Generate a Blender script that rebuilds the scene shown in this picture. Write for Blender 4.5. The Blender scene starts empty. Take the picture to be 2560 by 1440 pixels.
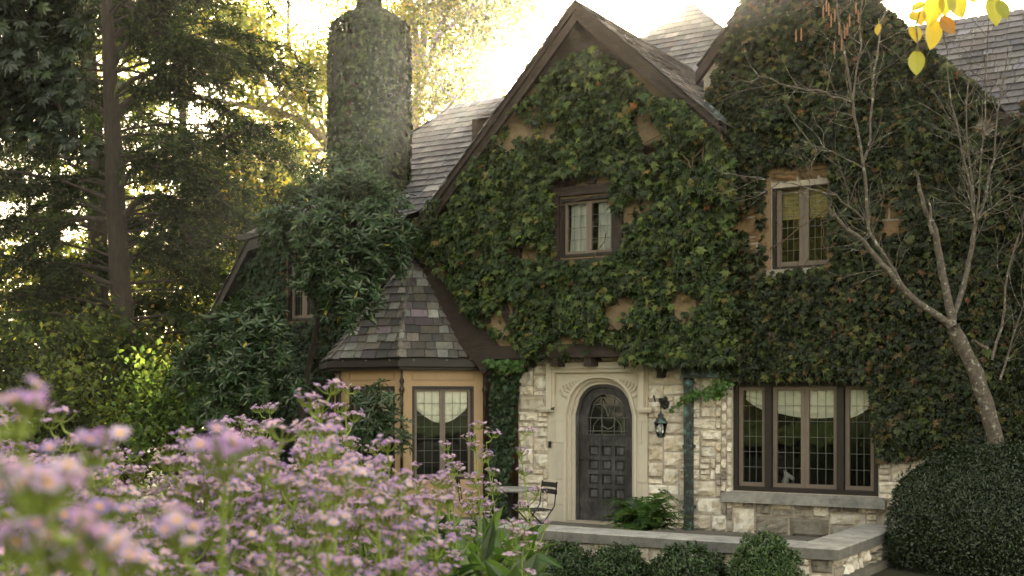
import bpy, math, random
import numpy as np
from mathutils import Vector, noise as mnoise

# ------------------------------------------------------------------ camera, sky, sun, exposure
SC = bpy.context.scene
COL = SC.collection
FPX = 3000.0; CX = 1280.0; HY = 1000.0            # focal length and horizon in photo pixels (2560 wide)
YAW = math.radians(31.7)
FW = np.array([-math.sin(YAW), math.cos(YAW)]); RT = np.array([math.cos(YAW), math.sin(YAW)])
CAM = np.array([9.11, -17.53, 2.0])
cam = bpy.data.cameras.new('camera'); camo = bpy.data.objects.new('camera', cam); COL.objects.link(camo)
cam.sensor_width = 36; cam.lens = FPX / 2560 * 36; cam.shift_y = (HY - 720) / 2560
camo.location = CAM; camo.rotation_euler = (math.pi / 2, 0, YAW)
cam.clip_start = 0.05; cam.clip_end = 3000
cam.dof.use_dof = True; cam.dof.focus_distance = 10.5; cam.dof.aperture_fstop = 3.6
SC.camera = camo
SUN = Vector((FW[0] + .0367 * RT[0], FW[1] + .0367 * RT[1], .292)).normalized()
W = bpy.data.worlds.new('World'); SC.world = W; W.use_nodes = True
wn = W.node_tree; wn.nodes.clear()
sky = wn.nodes.new('ShaderNodeTexSky'); sky.sky_type = 'NISHITA'; sky.sun_disc = False
sky.sun_elevation = math.asin(SUN.z); sky.sun_rotation = math.atan2(SUN.x, SUN.y)
sky.air_density = 1.0; sky.dust_density = 2.0; sky.ozone_density = 0.6
bg = wn.nodes.new('ShaderNodeBackground'); bg.inputs[1].default_value = 0.15
wo = wn.nodes.new('ShaderNodeOutputWorld')
hs = wn.nodes.new('ShaderNodeHueSaturation'); hs.inputs['Saturation'].default_value = .6
wm = wn.nodes.new('ShaderNodeVectorMath'); wm.operation = 'MULTIPLY'; wm.inputs[1].default_value = (1.15, .995, .755)
wn.links.new(sky.outputs[0], hs.inputs['Color']); wn.links.new(hs.outputs[0], wm.inputs[0]); wn.links.new(wm.outputs[0], bg.inputs[0]); wn.links.new(bg.outputs[0], wo.inputs[0])
sl = bpy.data.lights.new('sun', 'SUN'); sl.energy = 5.0; sl.angle = math.radians(.5); sl.color = (1, .86, .66)
so = bpy.data.objects.new('sun', sl); COL.objects.link(so); so.rotation_euler = SUN.to_track_quat('Z', 'Y').to_euler()
SC.view_settings.view_transform = 'Standard'; SC.view_settings.look = 'None'
SC.view_settings.gamma = 1; SC.view_settings.exposure = 2.68
SC.cycles.max_bounces = 7; SC.cycles.transparent_max_bounces = 16; SC.cycles.diffuse_bounces = 4
SC.cycles.use_denoising = True

HAZE = .0006
# ------------------------------------------------------------------ helpers
rng = np.random.default_rng(7)
R = random.Random(11)

def ray(px, py):
    a = (px - CX) / FPX
    return np.array([FW[0] + a * RT[0], FW[1] + a * RT[1], (HY - py) / FPX])
def at(px, py, Y):                  # point on the plane y = Y seen at that photo pixel
    d = ray(px, py); t = (Y - CAM[1]) / d[1]
    return CAM + d * t
def atd(px, py, D):                 # point at depth D
    return CAM + ray(px, py) * D
def xz(px, py, Y=0.0):
    p = at(px, py, Y); return p[0], p[2]

def tag(o, label=None, cat=None, group=None, kind=None):
    if label: o['label'] = label
    if cat: o['category'] = cat
    if group: o['group'] = group
    if kind: o['kind'] = kind
    return o
def empty(name, loc=(0, 0, 0), rz=0):
    o = bpy.data.objects.new(name, None); COL.objects.link(o); o.location = loc; o.rotation_euler = (0, 0, rz)
    o.empty_display_size = .2
    return o
def child_at(o, parent):            # geometry is written in world coordinates: undo the parent's place
    o.parent = parent
    return o

class MB:
    """collects geometry, builds ONE mesh object"""
    def __init__(s): s.v = []; s.f = []; s.c = []; s.m = []; s.n = 0; s.sm = []
    def add(s, verts, faces, col=(1, 1, 1), mi=0, smooth=False):
        verts = np.asarray(verts, dtype=float).reshape(-1, 3)
        s.v.append(verts)
        c = np.asarray(col, dtype=float)
        if c.ndim == 1: c = np.tile(c[:3], (len(verts), 1))
        s.c.append(c)
        n = s.n
        for f in faces:
            s.f.append(tuple(i + n for i in f)); s.m.append(mi); s.sm.append(smooth)
        s.n += len(verts)
    def box(s, x0, x1, y0, y1, z0, z1, col=(1, 1, 1), mi=0):
        v = [(x0, y0, z0), (x1, y0, z0), (x1, y1, z0), (x0, y1, z0), (x0, y0, z1), (x1, y0, z1), (x1, y1, z1), (x0, y1, z1)]
        s.add(v, [(0, 3, 2, 1), (4, 5, 6, 7), (0, 1, 5, 4), (1, 2, 6, 5), (2, 3, 7, 6), (3, 0, 4, 7)], col, mi)
    def prism(s, pts, y0, y1, col=(1, 1, 1), mi=0):   # pts (x,z) outline, extruded in y
        n = len(pts)
        v = [(p[0], y0, p[1]) for p in pts] + [(p[0], y1, p[1]) for p in pts]
        f = [tuple(range(n)), tuple(range(2 * n - 1, n - 1, -1))] + [(i, i + n, (i + 1) % n + n, (i + 1) % n) for i in range(n)]
        s.add(v, f, col, mi)
    def beam(s, a, b, w, y0, y1, col=(1, 1, 1), mi=0):  # straight timber in the xz plane
        a = np.array(a); b = np.array(b); d = b - a; d = d / np.linalg.norm(d); nrm = np.array([-d[1], d[0]]) * w / 2
        s.prism([a + nrm, a - nrm, b - nrm, b + nrm], y0, y1, col, mi)
    def tube(s, pts, rad, n=7, col=(1, 1, 1), mi=0, cap=True, rough=0.0):
        pts = np.asarray(pts, float)
        if np.isscalar(rad): rad = [rad] * len(pts)
        V = []
        up = np.array([.13, .21, 1.0])
        for i, p in enumerate(pts):
            d = pts[min(i + 1, len(pts) - 1)] - pts[max(i - 1, 0)]
            d = d / (np.linalg.norm(d) + 1e-9)
            a = np.cross(d, up)
            if np.linalg.norm(a) < .15: a = np.cross(d, np.array([1, 0, 0.1]))
            a /= np.linalg.norm(a); b = np.cross(d, a)
            for k in range(n):
                t = 2 * math.pi * k / n
                rr = rad[i] * (1 + rough * (R.random() - .5))
                V.append(p + (a * math.cos(t) + b * math.sin(t)) * rr)
        F = []
        for i in range(len(pts) - 1):
            for k in range(n):
                F.append((i * n + k, i * n + (k + 1) % n, (i + 1) * n + (k + 1) % n, (i + 1) * n + k))
        if cap:
            F.append(tuple(range(n))); F.append(tuple(range((len(pts) - 1) * n + n - 1, (len(pts) - 1) * n - 1, -1)))
        s.add(V, F, col, mi, True)
    def lathe(s, base, prof, n=12, col=(1, 1, 1), mi=0):   # prof: (radius, z)
        V = []; F = []
        for r, z in prof:
            for k in range(n):
                t = 2 * math.pi * k / n; V.append((base[0] + r * math.cos(t), base[1] + r * math.sin(t), base[2] + z))
        for i in range(len(prof) - 1):
            for k in range(n): F.append((i * n + k, i * n + (k + 1) % n, (i + 1) * n + (k + 1) % n, (i + 1) * n + k))
        F.append(tuple(range(n - 1, -1, -1))); F.append(tuple(range((len(prof) - 1) * n, len(prof) * n)))
        s.add(V, F, col, mi, True)
    def scatter(s, tv, tf, pos, rot, scale, col, mi=0):
        """copies a small template (a leaf) to many places"""
        tv = np.asarray(tv, float); m = len(pos)
        if m == 0: return
        scale = np.broadcast_to(np.asarray(scale, float).reshape(-1, 1, 1) if np.ndim(scale) else scale, (m, 1, 1)) if np.ndim(scale) else scale
        V = np.einsum('mij,nj->mni', rot, tv) * scale + np.asarray(pos)[:, None, :]
        n = len(tv)
        s.v.append(V.reshape(-1, 3))
        s.c.append(np.repeat(np.asarray(col)[:, :3], n, axis=0))
        s.batches = getattr(s, 'batches', [])
        fl = np.array([i for f in tf for i in f]); ls = np.array([len(f) for f in tf])
        L = (fl[None, :] + (np.arange(m) * n)[:, None] + s.n).reshape(-1)
        s.batches.append((L, np.tile(ls, m), mi))
        s.n += m * n
    def build(s, name, mats, parent=None, origin=None):
        me = bpy.data.meshes.new(name)
        v = np.concatenate(s.v) if s.v else np.zeros((0, 3))
        if origin is not None: v = v - np.asarray(origin)
        loops = [np.array([i for f in s.f for i in f], dtype=np.int64)]; sizes = [np.array([len(f) for f in s.f], dtype=np.int64)]
        mi = [np.array(s.m, dtype=np.int64)]; sm = [np.array(s.sm, dtype=bool)]
        for L, ls, m in getattr(s, 'batches', []):
            loops.append(L); sizes.append(ls); mi.append(np.full(len(ls), m)); sm.append(np.zeros(len(ls), bool))
        loops = np.concatenate(loops); sizes = np.concatenate(sizes); mi = np.concatenate(mi); sm = np.concatenate(sm)
        me.vertices.add(len(v)); me.vertices.foreach_set('co', v.astype(np.float32).ravel())
        me.loops.add(len(loops)); me.loops.foreach_set('vertex_index', loops.astype(np.int32))
        me.polygons.add(len(sizes))
        st = np.concatenate([[0], np.cumsum(sizes)[:-1]]) if len(sizes) else np.zeros(0)
        me.polygons.foreach_set('loop_start', st.astype(np.int32))
        me.polygons.foreach_set('material_index', mi.astype(np.int32))
        me.polygons.foreach_set('use_smooth', sm)
        me.update(calc_edges=True)
        ca = me.color_attributes.new('Col', 'FLOAT_COLOR', 'POINT')
        c = np.concatenate(s.c); c4 = np.ones((len(c), 4)); c4[:, :3] = c
        ca.data.foreach_set('color', c4.astype(np.float32).ravel())
        if not isinstance(mats, (list, tuple)): mats = [mats]
        for m in mats: me.materials.append(m)
        o = bpy.data.objects.new(name, me); COL.objects.link(o)
        if parent is not None: o.parent = parent
        elif origin is not None: o.location = origin
        return o

def rots(nrm, roll, tip=None):
    """rotation matrices: local z -> nrm, local y -> roughly tip direction rolled"""
    nrm = nrm / np.linalg.norm(nrm, axis=1, keepdims=True)
    if tip is None: tip = np.tile(np.array([0.0, 0, -1]), (len(nrm), 1))
    x = np.cross(tip, nrm); l = np.linalg.norm(x, axis=1, keepdims=True)
    x = np.where(l < 1e-3, np.array([1.0, 0, 0]), x / np.maximum(l, 1e-6)); y = np.cross(nrm, x)
    c = np.cos(roll)[:, None]; s_ = np.sin(roll)[:, None]
    x2 = x * c + y * s_; y2 = -x * s_ + y * c
    return np.stack([x2, y2, nrm], axis=2)
def rnd_unit(m):
    v = rng.normal(size=(m, 3)); return v / np.linalg.norm(v, axis=1, keepdims=True)
def cols(m, palette, var=.15):
    p = np.array([q[:3] for q in palette]); w = np.array([q[3] if len(q) > 3 else 1 for q in palette], float); w /= w.sum()
    c = p[rng.choice(len(p), m, p=w)]
    return np.clip(c * (1 + rng.normal(0, var, (m, 1))) * (1 + rng.normal(0, .05, (m, 3))), 0.002, .95)

# ------------------------------------------------------------------ materials
def mat(name, col=(1, 1, 1), rough=.8, var=.25, scale=6, bump=0.0, bscale=30, attr=True, metal=0, spec=.3, tint2=None, tscale=2.0, tlo=.45, thi=.65, stretch=None, coat=0):
    m = bpy.data.materials.new(name); m.use_nodes = True; nt = m.node_tree; N = nt.nodes; Lk = nt.links
    b = N['Principled BSDF']; b.inputs['Roughness'].default_value = rough; b.inputs['Metallic'].default_value = metal
    b.inputs['Specular IOR Level'].default_value = spec
    tc = N.new('ShaderNodeTexCoord'); vec = tc.outputs['Object']
    if stretch:
        mp = N.new('ShaderNodeMapping'); mp.inputs['Scale'].default_value = stretch; Lk.new(vec, mp.inputs[0]); vec = mp.outputs[0]
    nz = N.new('ShaderNodeTexNoise'); nz.inputs['Scale'].default_value = scale; nz.inputs['Detail'].default_value = 6; nz.inputs['Roughness'].default_value = .65
    Lk.new(vec, nz.inputs['Vector'])
    rm = N.new('ShaderNodeMapRange'); rm.inputs[1].default_value = .3; rm.inputs[2].default_value = .7; rm.inputs[3].default_value = 1 - var; rm.inputs[4].default_value = 1 + var * .6
    Lk.new(nz.outputs[0], rm.inputs[0])
    base = N.new('ShaderNodeRGB'); base.outputs[0].default_value = (*col, 1); cur = base.outputs[0]
    if tint2:
        n2 = N.new('ShaderNodeTexNoise'); n2.inputs['Scale'].default_value = tscale; n2.inputs['Detail'].default_value = 8; n2.inputs['Roughness'].default_value = .7
        Lk.new(tc.outputs['Object'], n2.inputs['Vector'])
        r2 = N.new('ShaderNodeMapRange'); r2.inputs[1].default_value = tlo; r2.inputs[2].default_value = thi; Lk.new(n2.outputs[0], r2.inputs[0])
        mx = N.new('ShaderNodeMix'); mx.data_type = 'RGBA'; Lk.new(r2.outputs[0], mx.inputs[0]); Lk.new(cur, mx.inputs[6]); mx.inputs[7].default_value = (*tint2, 1); cur = mx.outputs[2]
    if attr:
        at_ = N.new('ShaderNodeAttribute'); at_.attribute_name = 'Col'
        mu = N.new('ShaderNodeMix'); mu.data_type = 'RGBA'; mu.blend_type = 'MULTIPLY'; mu.inputs[0].default_value = 1
        Lk.new(cur, mu.inputs[6]); Lk.new(at_.outputs[0], mu.inputs[7]); cur = mu.outputs[2]
    vm = N.new('ShaderNodeVectorMath'); vm.operation = 'SCALE'; Lk.new(cur, vm.inputs[0]); Lk.new(rm.outputs[0], vm.inputs['Scale'])
    Lk.new(vm.outputs[0], b.inputs['Base Color'])
    if bump:
        n3 = N.new('ShaderNodeTexNoise'); n3.inputs['Scale'].default_value = bscale; n3.inputs['Detail'].default_value = 8; Lk.new(vec, n3.inputs['Vector'])
        bp = N.new('ShaderNodeBump'); bp.inputs['Strength'].default_value = bump; bp.inputs['Distance'].default_value = .02
        Lk.new(n3.outputs[0], bp.inputs['Height']); Lk.new(bp.outputs[0], b.inputs['Normal'])
    return m
def leafmat(name, trans=.45, gloss=.06, grough=.4, warm=(1.25, 1.15, .5), tboost=1.6):
    m = bpy.data.materials.new(name); m.use_nodes = True; nt = m.node_tree; N = nt.nodes; Lk = nt.links; N.clear()
    out = N.new('ShaderNodeOutputMaterial'); a = N.new('ShaderNodeAttribute'); a.attribute_name = 'Col'
    d = N.new('ShaderNodeBsdfDiffuse'); t = N.new('ShaderNodeBsdfTranslucent'); g = N.new('ShaderNodeBsdfGlossy'); g.inputs['Roughness'].default_value = grough
    g.inputs['Color'].default_value = (.8, .8, .66, 1)
    w = N.new('ShaderNodeVectorMath'); w.operation = 'MULTIPLY'; w.inputs[1].default_value = tuple(x * tboost for x in warm)
    Lk.new(a.outputs[0], d.inputs[0]); Lk.new(a.outputs[0], w.inputs[0]); Lk.new(w.outputs[0], t.inputs[0])
    m1 = N.new('ShaderNodeMixShader'); m1.inputs[0].default_value = trans; Lk.new(d.outputs[0], m1.inputs[1]); Lk.new(t.outputs[0], m1.inputs[2])
    m2 = N.new('ShaderNodeMixShader'); m2.inputs[0].default_value = gloss; Lk.new(m1.outputs[0], m2.inputs[1]); Lk.new(g.outputs[0], m2.inputs[2])
    Lk.new(m2.outputs[0], out.inputs[0])
    return m
def glassmat(name):
    m = bpy.data.materials.new(name); m.use_nodes = True; nt = m.node_tree; N = nt.nodes; Lk = nt.links; N.clear()
    out = N.new('ShaderNodeOutputMaterial'); f = N.new('ShaderNodeFresnel'); f.inputs[0].default_value = 1.7
    tc = N.new('ShaderNodeTexCoord'); nz = N.new('ShaderNodeTexNoise'); nz.inputs['Scale'].default_value = 3; Lk.new(tc.outputs['Object'], nz.inputs[0])
    bp = N.new('ShaderNodeBump'); bp.inputs['Strength'].default_value = .12; bp.inputs['Distance'].default_value = .02; Lk.new(nz.outputs[0], bp.inputs['Height'])
    g = N.new('ShaderNodeBsdfGlossy'); g.inputs['Roughness'].default_value = .01; t = N.new('ShaderNodeBsdfTransparent'); t.inputs[0].default_value = (.85, .88, .85, 1)
    Lk.new(bp.outputs[0], g.inputs['Normal'])
    mx = N.new('ShaderNodeMixShader'); Lk.new(f.outputs[0], mx.inputs[0]); Lk.new(t.outputs[0], mx.inputs[1]); Lk.new(g.outputs[0], mx.inputs[2]); Lk.new(mx.outputs[0], out.inputs[0])
    return m

M = {}
M['stone'] = mat('limestone_rubble', (1, 1, 1), .9, .2, 9, .6, 40, tint2=(.72, .64, .52), tscale=7)
M['mortar'] = mat('lime_mortar', (.43, .36, .29), .95, .3, 12, .3, 60)
M['dressed'] = mat('dressed_limestone', (.56, .49, .39), .85, .14, 3, .12, 60, tint2=(.48, .39, .29), tscale=3, tlo=.5, thi=.75)
M['cap'] = mat('weathered_cap_stone', (.30, .275, .24), .9, .3, 7, .3, 50, tint2=(.2, .19, .17), tscale=4)
M['timber'] = mat('brown_timber', (.048, .033, .026), .75, .4, 3, .5, 14, stretch=(1, 1, 6))
M['stucco'] = mat('tan_stucco', (.29, .205, .125), .9, .15, 8, .25, 70, tint2=(.38, .27, .16), tscale=2)
M['tanpaint'] = mat('tan_painted_wood', (.40, .26, .14), .55, .08, 4, .05, 30)
M['brownpaint'] = mat('dark_brown_paint', (.028, .021, .017), .5, .15, 5, .05, 30)
M['sash'] = mat('taupe_sash_paint', (.17, .13, .10), .5, .12, 6)
M['slate'] = mat('roof_slate', (1, 1, 1), .62, .35, 14, .4, 50, spec=.4, tint2=(.62, .62, .5), tscale=6, tlo=.55, thi=.8)
M['lead'] = mat('lead_came', (.17, .165, .15), .5, .2, 5, metal=.3)
M['oak'] = mat('dark_weathered_oak', (.042, .038, .036), .62, .5, 4, .5, 10, stretch=(6, 1, .8), tint2=(.085, .08, .078), tscale=4)
M['bronze'] = mat('aged_bronze', (.05, .042, .032), .5, .3, 12, metal=.4)
M['copper'] = mat('verdigris_copper', (.045, .048, .045), .6, .5, 18, .3, 30, tint2=(.13, .25, .22), tscale=9, tlo=.5, thi=.68)
M['black'] = mat('black_metal', (.012, .012, .012), .45, .2, 5, spec=.5)
M['cloth'] = mat('cream_linen', (.86, .81, .70), .9, .06, 5, .05, 40)
M['white'] = mat('white_paint', (.75, .73, .70), .5, .1, 8)
M['dark'] = mat('dark_interior', (.02, .017, .014), .95, .2, 2)
M['brick'] = mat('old_brick', (.075, .042, .03), .9, .35, 6, .4, 30)
M['bark'] = mat('brown_bark', (.042, .032, .024), .95, .45, 5, .9, 14, stretch=(3, 3, .6))
M['greybark'] = mat('lichened_grey_bark', (.125, .10, .078), .9, .5, 16, .8, 40, tint2=(.42, .41, .33), tscale=13, tlo=.55, thi=.66)
M['palebark'] = mat('pale_tree_bark', (.26, .22, .16), .9, .4, 7, .5, 30)
M['vine'] = mat('vine_wood', (.14, .09, .055), .9, .3, 9)
M['soil'] = mat('garden_ground', (.030, .040, .014), .95, .5, 1.6, .6, 25, tint2=(.055, .04, .025), tscale=.5)
M['paving'] = mat('terrace_paving', (.17, .15, .12), .9, .3, 3, .3, 30)
M['petal'] = leafmat('lilac_petal', .38, .02, .5, (1.15, .9, 1.0), 1.35)
M['yellow'] = mat('yellow_disc', (.80, .40, .02), .8, .3, 60)
M['stem'] = leafmat('green_stem', .25, .04, .4, (1.2, 1.15, .5), 1.5)
M['leaf'] = leafmat('broad_leaf', .34, .05, .4)
M['ivy'] = leafmat('creeper_leaf', .22, .028, .36)
M['waxy'] = leafmat('waxy_leaf', .16, .06, .33, (1.2, 1.15, .5), 1.4)
M['canopy'] = leafmat('sunlit_canopy_leaf', .58, .02, .5, (1.25, 1.22, .5), 1.8)
M['needle'] = leafmat('conifer_spray', .42, .02, .5, (1.15, 1.3, .5), 1.6)
M['yleaf'] = leafmat('autumn_leaf', .42, .04, .4, (1.2, 1.1, .6), 1.3)
M['glass'] = glassmat('window_glass')

# ------------------------------------------------------------------ leaf templates (y = tip, z = face normal)
LEAF6 = ([(0, 0, 0), (-.2, .32, .05), (.2, .32, .05), (0, .36, -.02), (-.15, .72, .02), (.15, .72, .02), (0, 1, -.1)],
         [(0, 3, 1), (0, 2, 3), (1, 3, 6, 4), (3, 2, 5, 6)])
NARROW = ([(0, 0, 0), (-.13, .35, .03), (.13, .35, .03), (0, 1, -.12), (0, .4, -.02)], [(0, 4, 1), (0, 2, 4), (1, 4, 3), (4, 2, 3)])
LEAFR = ([(x * .72, y, z) for x, y, z in LEAF6[0]], LEAF6[1])
DIAM = ([(0, -.5, 0), (.3, 0, .06), (0, .5, -.05), (-.3, 0, .06)], [(0, 1, 2), (0, 2, 3)])
# five-pointed creeper leaf
IVY5 = ([(0, .12, .05), (0, -.12, 0), (.28, -.22, -.06), (.25, .02, .02), (.56, .20, -.10), (.26, .34, .01), (.24, .58, -.06), (.09, .50, .02), (0, .95, -.14),
         (-.09, .50, .02), (-.24, .58, -.06), (-.26, .34, .01), (-.56, .20, -.10), (-.25, .02, .02), (-.28, -.22, -.06)],
        [(0, i, i + 1) for i in range(1, 14)] + [(0, 14, 1)])
IVY3 = ([(0, .15, .04), (0, -.1, 0), (.35, -.12, -.05), (.5, .25, -.08), (.2, .42, 0), (0, .85, -.1), (-.2, .42, 0), (-.5, .25, -.08), (-.35, -.12, -.05)],
        [(0, i, i + 1) for i in range(1, 8)] + [(0, 8, 1)])

def inpoly(x, z, poly):
    c = np.zeros(len(x), bool); n = len(poly); j = n - 1
    for i in range(n):
        xi, zi = poly[i]; xj, zj = poly[j]
        k = ((zi > z) != (zj > z)) & (x < (xj - xi) * (z - zi) / (zj - zi + 1e-12) + xi)
        c ^= k; j = i
    return c
def nz3(P, sc, off=0.0):
    return np.array([mnoise.noise(Vector((p[0] * sc + off, p[1] * sc - off, p[2] * sc + 3.3 * off))) for p in P])

# ------------------------------------------------------------------ ground
def gz(x, y):
    t = np.clip((-8.5 - y) / 4.5, 0, 1); near = np.exp(-(((x - 6) / 16) ** 2))
    return -.12 + .5 * t * t * (3 - 2 * t) * near
g = MB()
xs = np.concatenate([[-300, -220, -160, -110], np.arange(-70, 71, 2.5), [110, 160, 220, 300]])
ys = np.concatenate([[-300, -220, -160, -110], np.arange(-70, 101, 2.5), [130, 180, 240, 300]])
V = [(x, y, float(gz(x, y))) for y in ys for x in xs]; nx = len(xs)
F = [(j * nx + i, j * nx + i + 1, (j + 1) * nx + i + 1, (j + 1) * nx + i) for j in range(len(ys) - 1) for i in range(nx - 1)]
g.add(V, F, smooth=True); tag(g.build('ground', M['soil']), kind='structure')
t = MB(); t.box(-9, 5.18, -4.0, -.02, -.3, -.03); tag(t.build('terrace', M['paving']), kind='structure')
p = MB(); p.prism([(5.8, 0), (9.5, 0), (14, 0), (14, .0001)], 0, 0) if False else None
p.add([(5.5, -9.5, float(gz(5.5, -8)) + .02), (20, -9.5, float(gz(5.5, -8)) + .02), (20, -3.2, -.10), (5.5, -3.2, -.10)], [(0, 1, 2, 3)])
tag(p.build('path', M['paving']), kind='structure')
# mown lawn behind the photographer, seen in the window glass
M['lawn'] = mat('mown_lawn', (.07, .12, .015), .9, .4, 2.5, .5, 60, tint2=(.02, .04, .008), tscale=.25)  # bright green against dark patches paints sunlit streaks into the grass
la = MB()
la.add([(-75, -80, .41), (60, -80, .41), (60, -22, .41), (-75, -22, .41)], [(0, 1, 2, 3)]); tag(la.build('lawn', M['lawn']), kind='structure')

# ------------------------------------------------------------------ house
HOUSE = empty('stone_house', (0, 0, 0))
tag(HOUSE, 'old stone and half-timbered house with slate roofs, steep gables and ivy climbing its walls', 'house')

STC = [(.72, .63, .52), (.76, .67, .55), (.67, .59, .48), (.78, .71, .61), (.68, .59, .47), (.72, .65, .55)]
def ashlar(mb, u0, u1, v0, v1, place, inside=None, cell=.088, seed=1, res=(5, 4), depth=.06, stain=None, mul=(1, 1, 1)):
    """coursed rubble: every stone a bulging rough face; place(u, v, d) -> xyz"""
    r = random.Random(seed); nu = max(1, int((u1 - u0) / cell)); nv = max(1, int((v1 - v0) / cell)); cu = (u1 - u0) / nu; cv = (v1 - v0) / nv
    occ = np.zeros((nu, nv), bool)
    for j in range(nv):
        for i in range(nu):
            if occ[i, j]: continue
            cand = [(r.choice([4, 5, 6]), 2), (r.choice([5, 6, 7]), 3), (r.choice([3, 4]), 2), (r.choice([2, 3, 4]), 1), (3, 3), (r.choice([5, 7]), 3), (4, 4) if r.random() < .25 else (5, 2)]
            r.shuffle(cand); cand += [(2, 1), (1, 2), (1, 1)]
            for w, h in cand:
                if i + w <= nu and j + h <= nv and not occ[i:i + w, j:j + h].any():
                    occ[i:i + w, j:j + h] = True; break
            ua = u0 + i * cu + .015; ub = u0 + (i + w) * cu - .015; va = v0 + j * cv + .014; vb = v0 + (j + h) * cv - .014
            if inside and not inside(ua, ub, va, vb): continue
            a, b = res; ph = r.random() * 50; dd = depth * r.uniform(.6, 1.25)
            col = np.array(r.choice(STC)) * r.uniform(.8, 1.12) * np.array(mul)
            if stain and r.random() < stain(ua, va): col = col * r.uniform(.3, .55)
            jit = [r.uniform(-.008, .008) for _ in range(4)]
            VV = []
            for q in range(b + 1):
                for p_ in range(a + 1):
                    s_ = p_ / a; t_ = q / b
                    uu = ua + (ub - ua) * s_; vv = va + (vb - va) * t_
                    edge = p_ in (0, a) or q in (0, b)
                    if edge:
                        uu += mnoise.noise(Vector((uu * 14, vv * 14, ph))) * .016; vv += mnoise.noise(Vector((uu * 14, vv * 14, ph + 9))) * .016
                        d = 0
                    else:
                        d = dd * (.62 + .95 * mnoise.noise(Vector((uu * 9, vv * 9, ph))) + .5 * mnoise.noise(Vector((uu * 24, vv * 24, ph))))
                        e = .012 if (p_ in (1, a - 1)) else 0
                        uu += (-e if p_ == 1 else e) * 1.0; vv += (-.010 if q == 1 else (.010 if q == b - 1 else 0))
                    VV.append(place(uu, vv, max(d, 0)))
            FF = [(q * (a + 1) + p_, q * (a + 1) + p_ + 1, (q + 1) * (a + 1) + p_ + 1, (q + 1) * (a + 1) + p_) for q in range(b) for p_ in range(a)]
            mb.add(VV, FF, col)
def rect_minus(u0, u1, v0, v1, holes):
    us = sorted({u0, u1, *[h[0] for h in holes], *[h[1] for h in holes]}); vs = sorted({v0, v1, *[h[2] for h in holes], *[h[3] for h in holes]})
    us = [u for u in us if u0 <= u <= u1]; vs = [v for v in vs if v0 <= v <= v1]; out = []
    for a, b in zip(us, us[1:]):
        for c, d in zip(vs, vs[1:]):
            mu = (a + b) / 2; mv = (c + d) / 2
            if not any(h[0] < mu < h[1] and h[2] < mv < h[3] for h in holes): out.append((a, b, c, d))
    return out

# openings in the front wall (y = 0)
dx0, _ = xz(1372, 1300); dx1, _ = xz(1620, 1300); dz1 = xz(1500, 903)[1]
wx0, wz1 = xz(1832, 955); wx1, wz0 = xz(2196, 1240); _, wz0 = xz(1832, 1226)
ux0, uz1 = xz(1928, 436); ux1, _ = xz(2082, 430); _, uz0 = xz(1935, 675)
SX0 = xz(1296, 1000)[0]; SX1 = 9.5
WALLTOP = 2.95
# the arched surround fills its own opening
DOORH = (dx0 + .0, dx1, -.3, dz1)
WINH = (wx0, wx1, wz0, wz1); UPH = (ux0, ux1, uz0, uz1)
apX, apZ = 3.22, 8.85
def wing_roofz(x):
    return apZ - (1.0 if x > apX else 1.18) * abs(x - apX)
w = MB()
for (a, b, c, d) in rect_minus(SX0, SX1, -.4, 2.95, [DOORH, WINH]): w.box(a, b, 0, .35, c, d, (1, 1, 1), 1)
WX0 = xz(1760, 900)[0]
for (a, b, c, d) in rect_minus(WX0, 6.6, 2.95, 5.2, [UPH]): w.box(a, b, .0, .35, c, d, (1, 1, 1), 1)
w.prism([(WX0, 5.2), (6.6, 5.2), (6.6, wing_roofz(6.6)), (apX, apZ), (WX0, wing_roofz(WX0))], 0, .35, (1, 1, 1), 1)
w.box(6.6, SX1, .0, .35, 2.95, 4.6, (1, 1, 1), 1)
def clear(ua, ub, va, vb, holes):
    return not any(ua < h[1] - .02 and ub > h[0] + .02 and va < h[3] - .02 and vb > h[2] + .02 for h in holes)
def stain_low(u, v): return .45 if (v < .5 and u > 2.0) else (.05 if v < 1.2 else .0)
PL0 = lambda u, v, d: (u, -.004 - d, v)
sillz = xz(1832, 1232)[1]
segs = [(SX0, dx0, -.05, 2.95), (dx1, wx0, -.05, 2.95), (dx0, dx1, dz1, 2.95), (wx0, wx1, -.05, sillz - .12), (wx0, wx1, wz1, 2.95), (wx1, SX1, -.05, 2.95)]
for k, (a, b, c, d) in enumerate(segs):
    ashlar(w, a, b, c, d, PL0, seed=k + 3, stain=stain_low, res=(6, 5) if k != 5 else (4, 4))
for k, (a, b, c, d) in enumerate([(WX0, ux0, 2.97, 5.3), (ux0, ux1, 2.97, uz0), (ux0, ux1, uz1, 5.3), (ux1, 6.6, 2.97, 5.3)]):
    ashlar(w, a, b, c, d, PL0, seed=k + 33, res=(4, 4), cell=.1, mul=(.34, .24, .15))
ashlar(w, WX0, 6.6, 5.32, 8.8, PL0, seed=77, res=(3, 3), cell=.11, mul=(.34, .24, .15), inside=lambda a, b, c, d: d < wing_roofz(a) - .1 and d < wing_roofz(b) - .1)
w.build('stone_wall', [M['stone'], M['mortar']], HOUSE)

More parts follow.
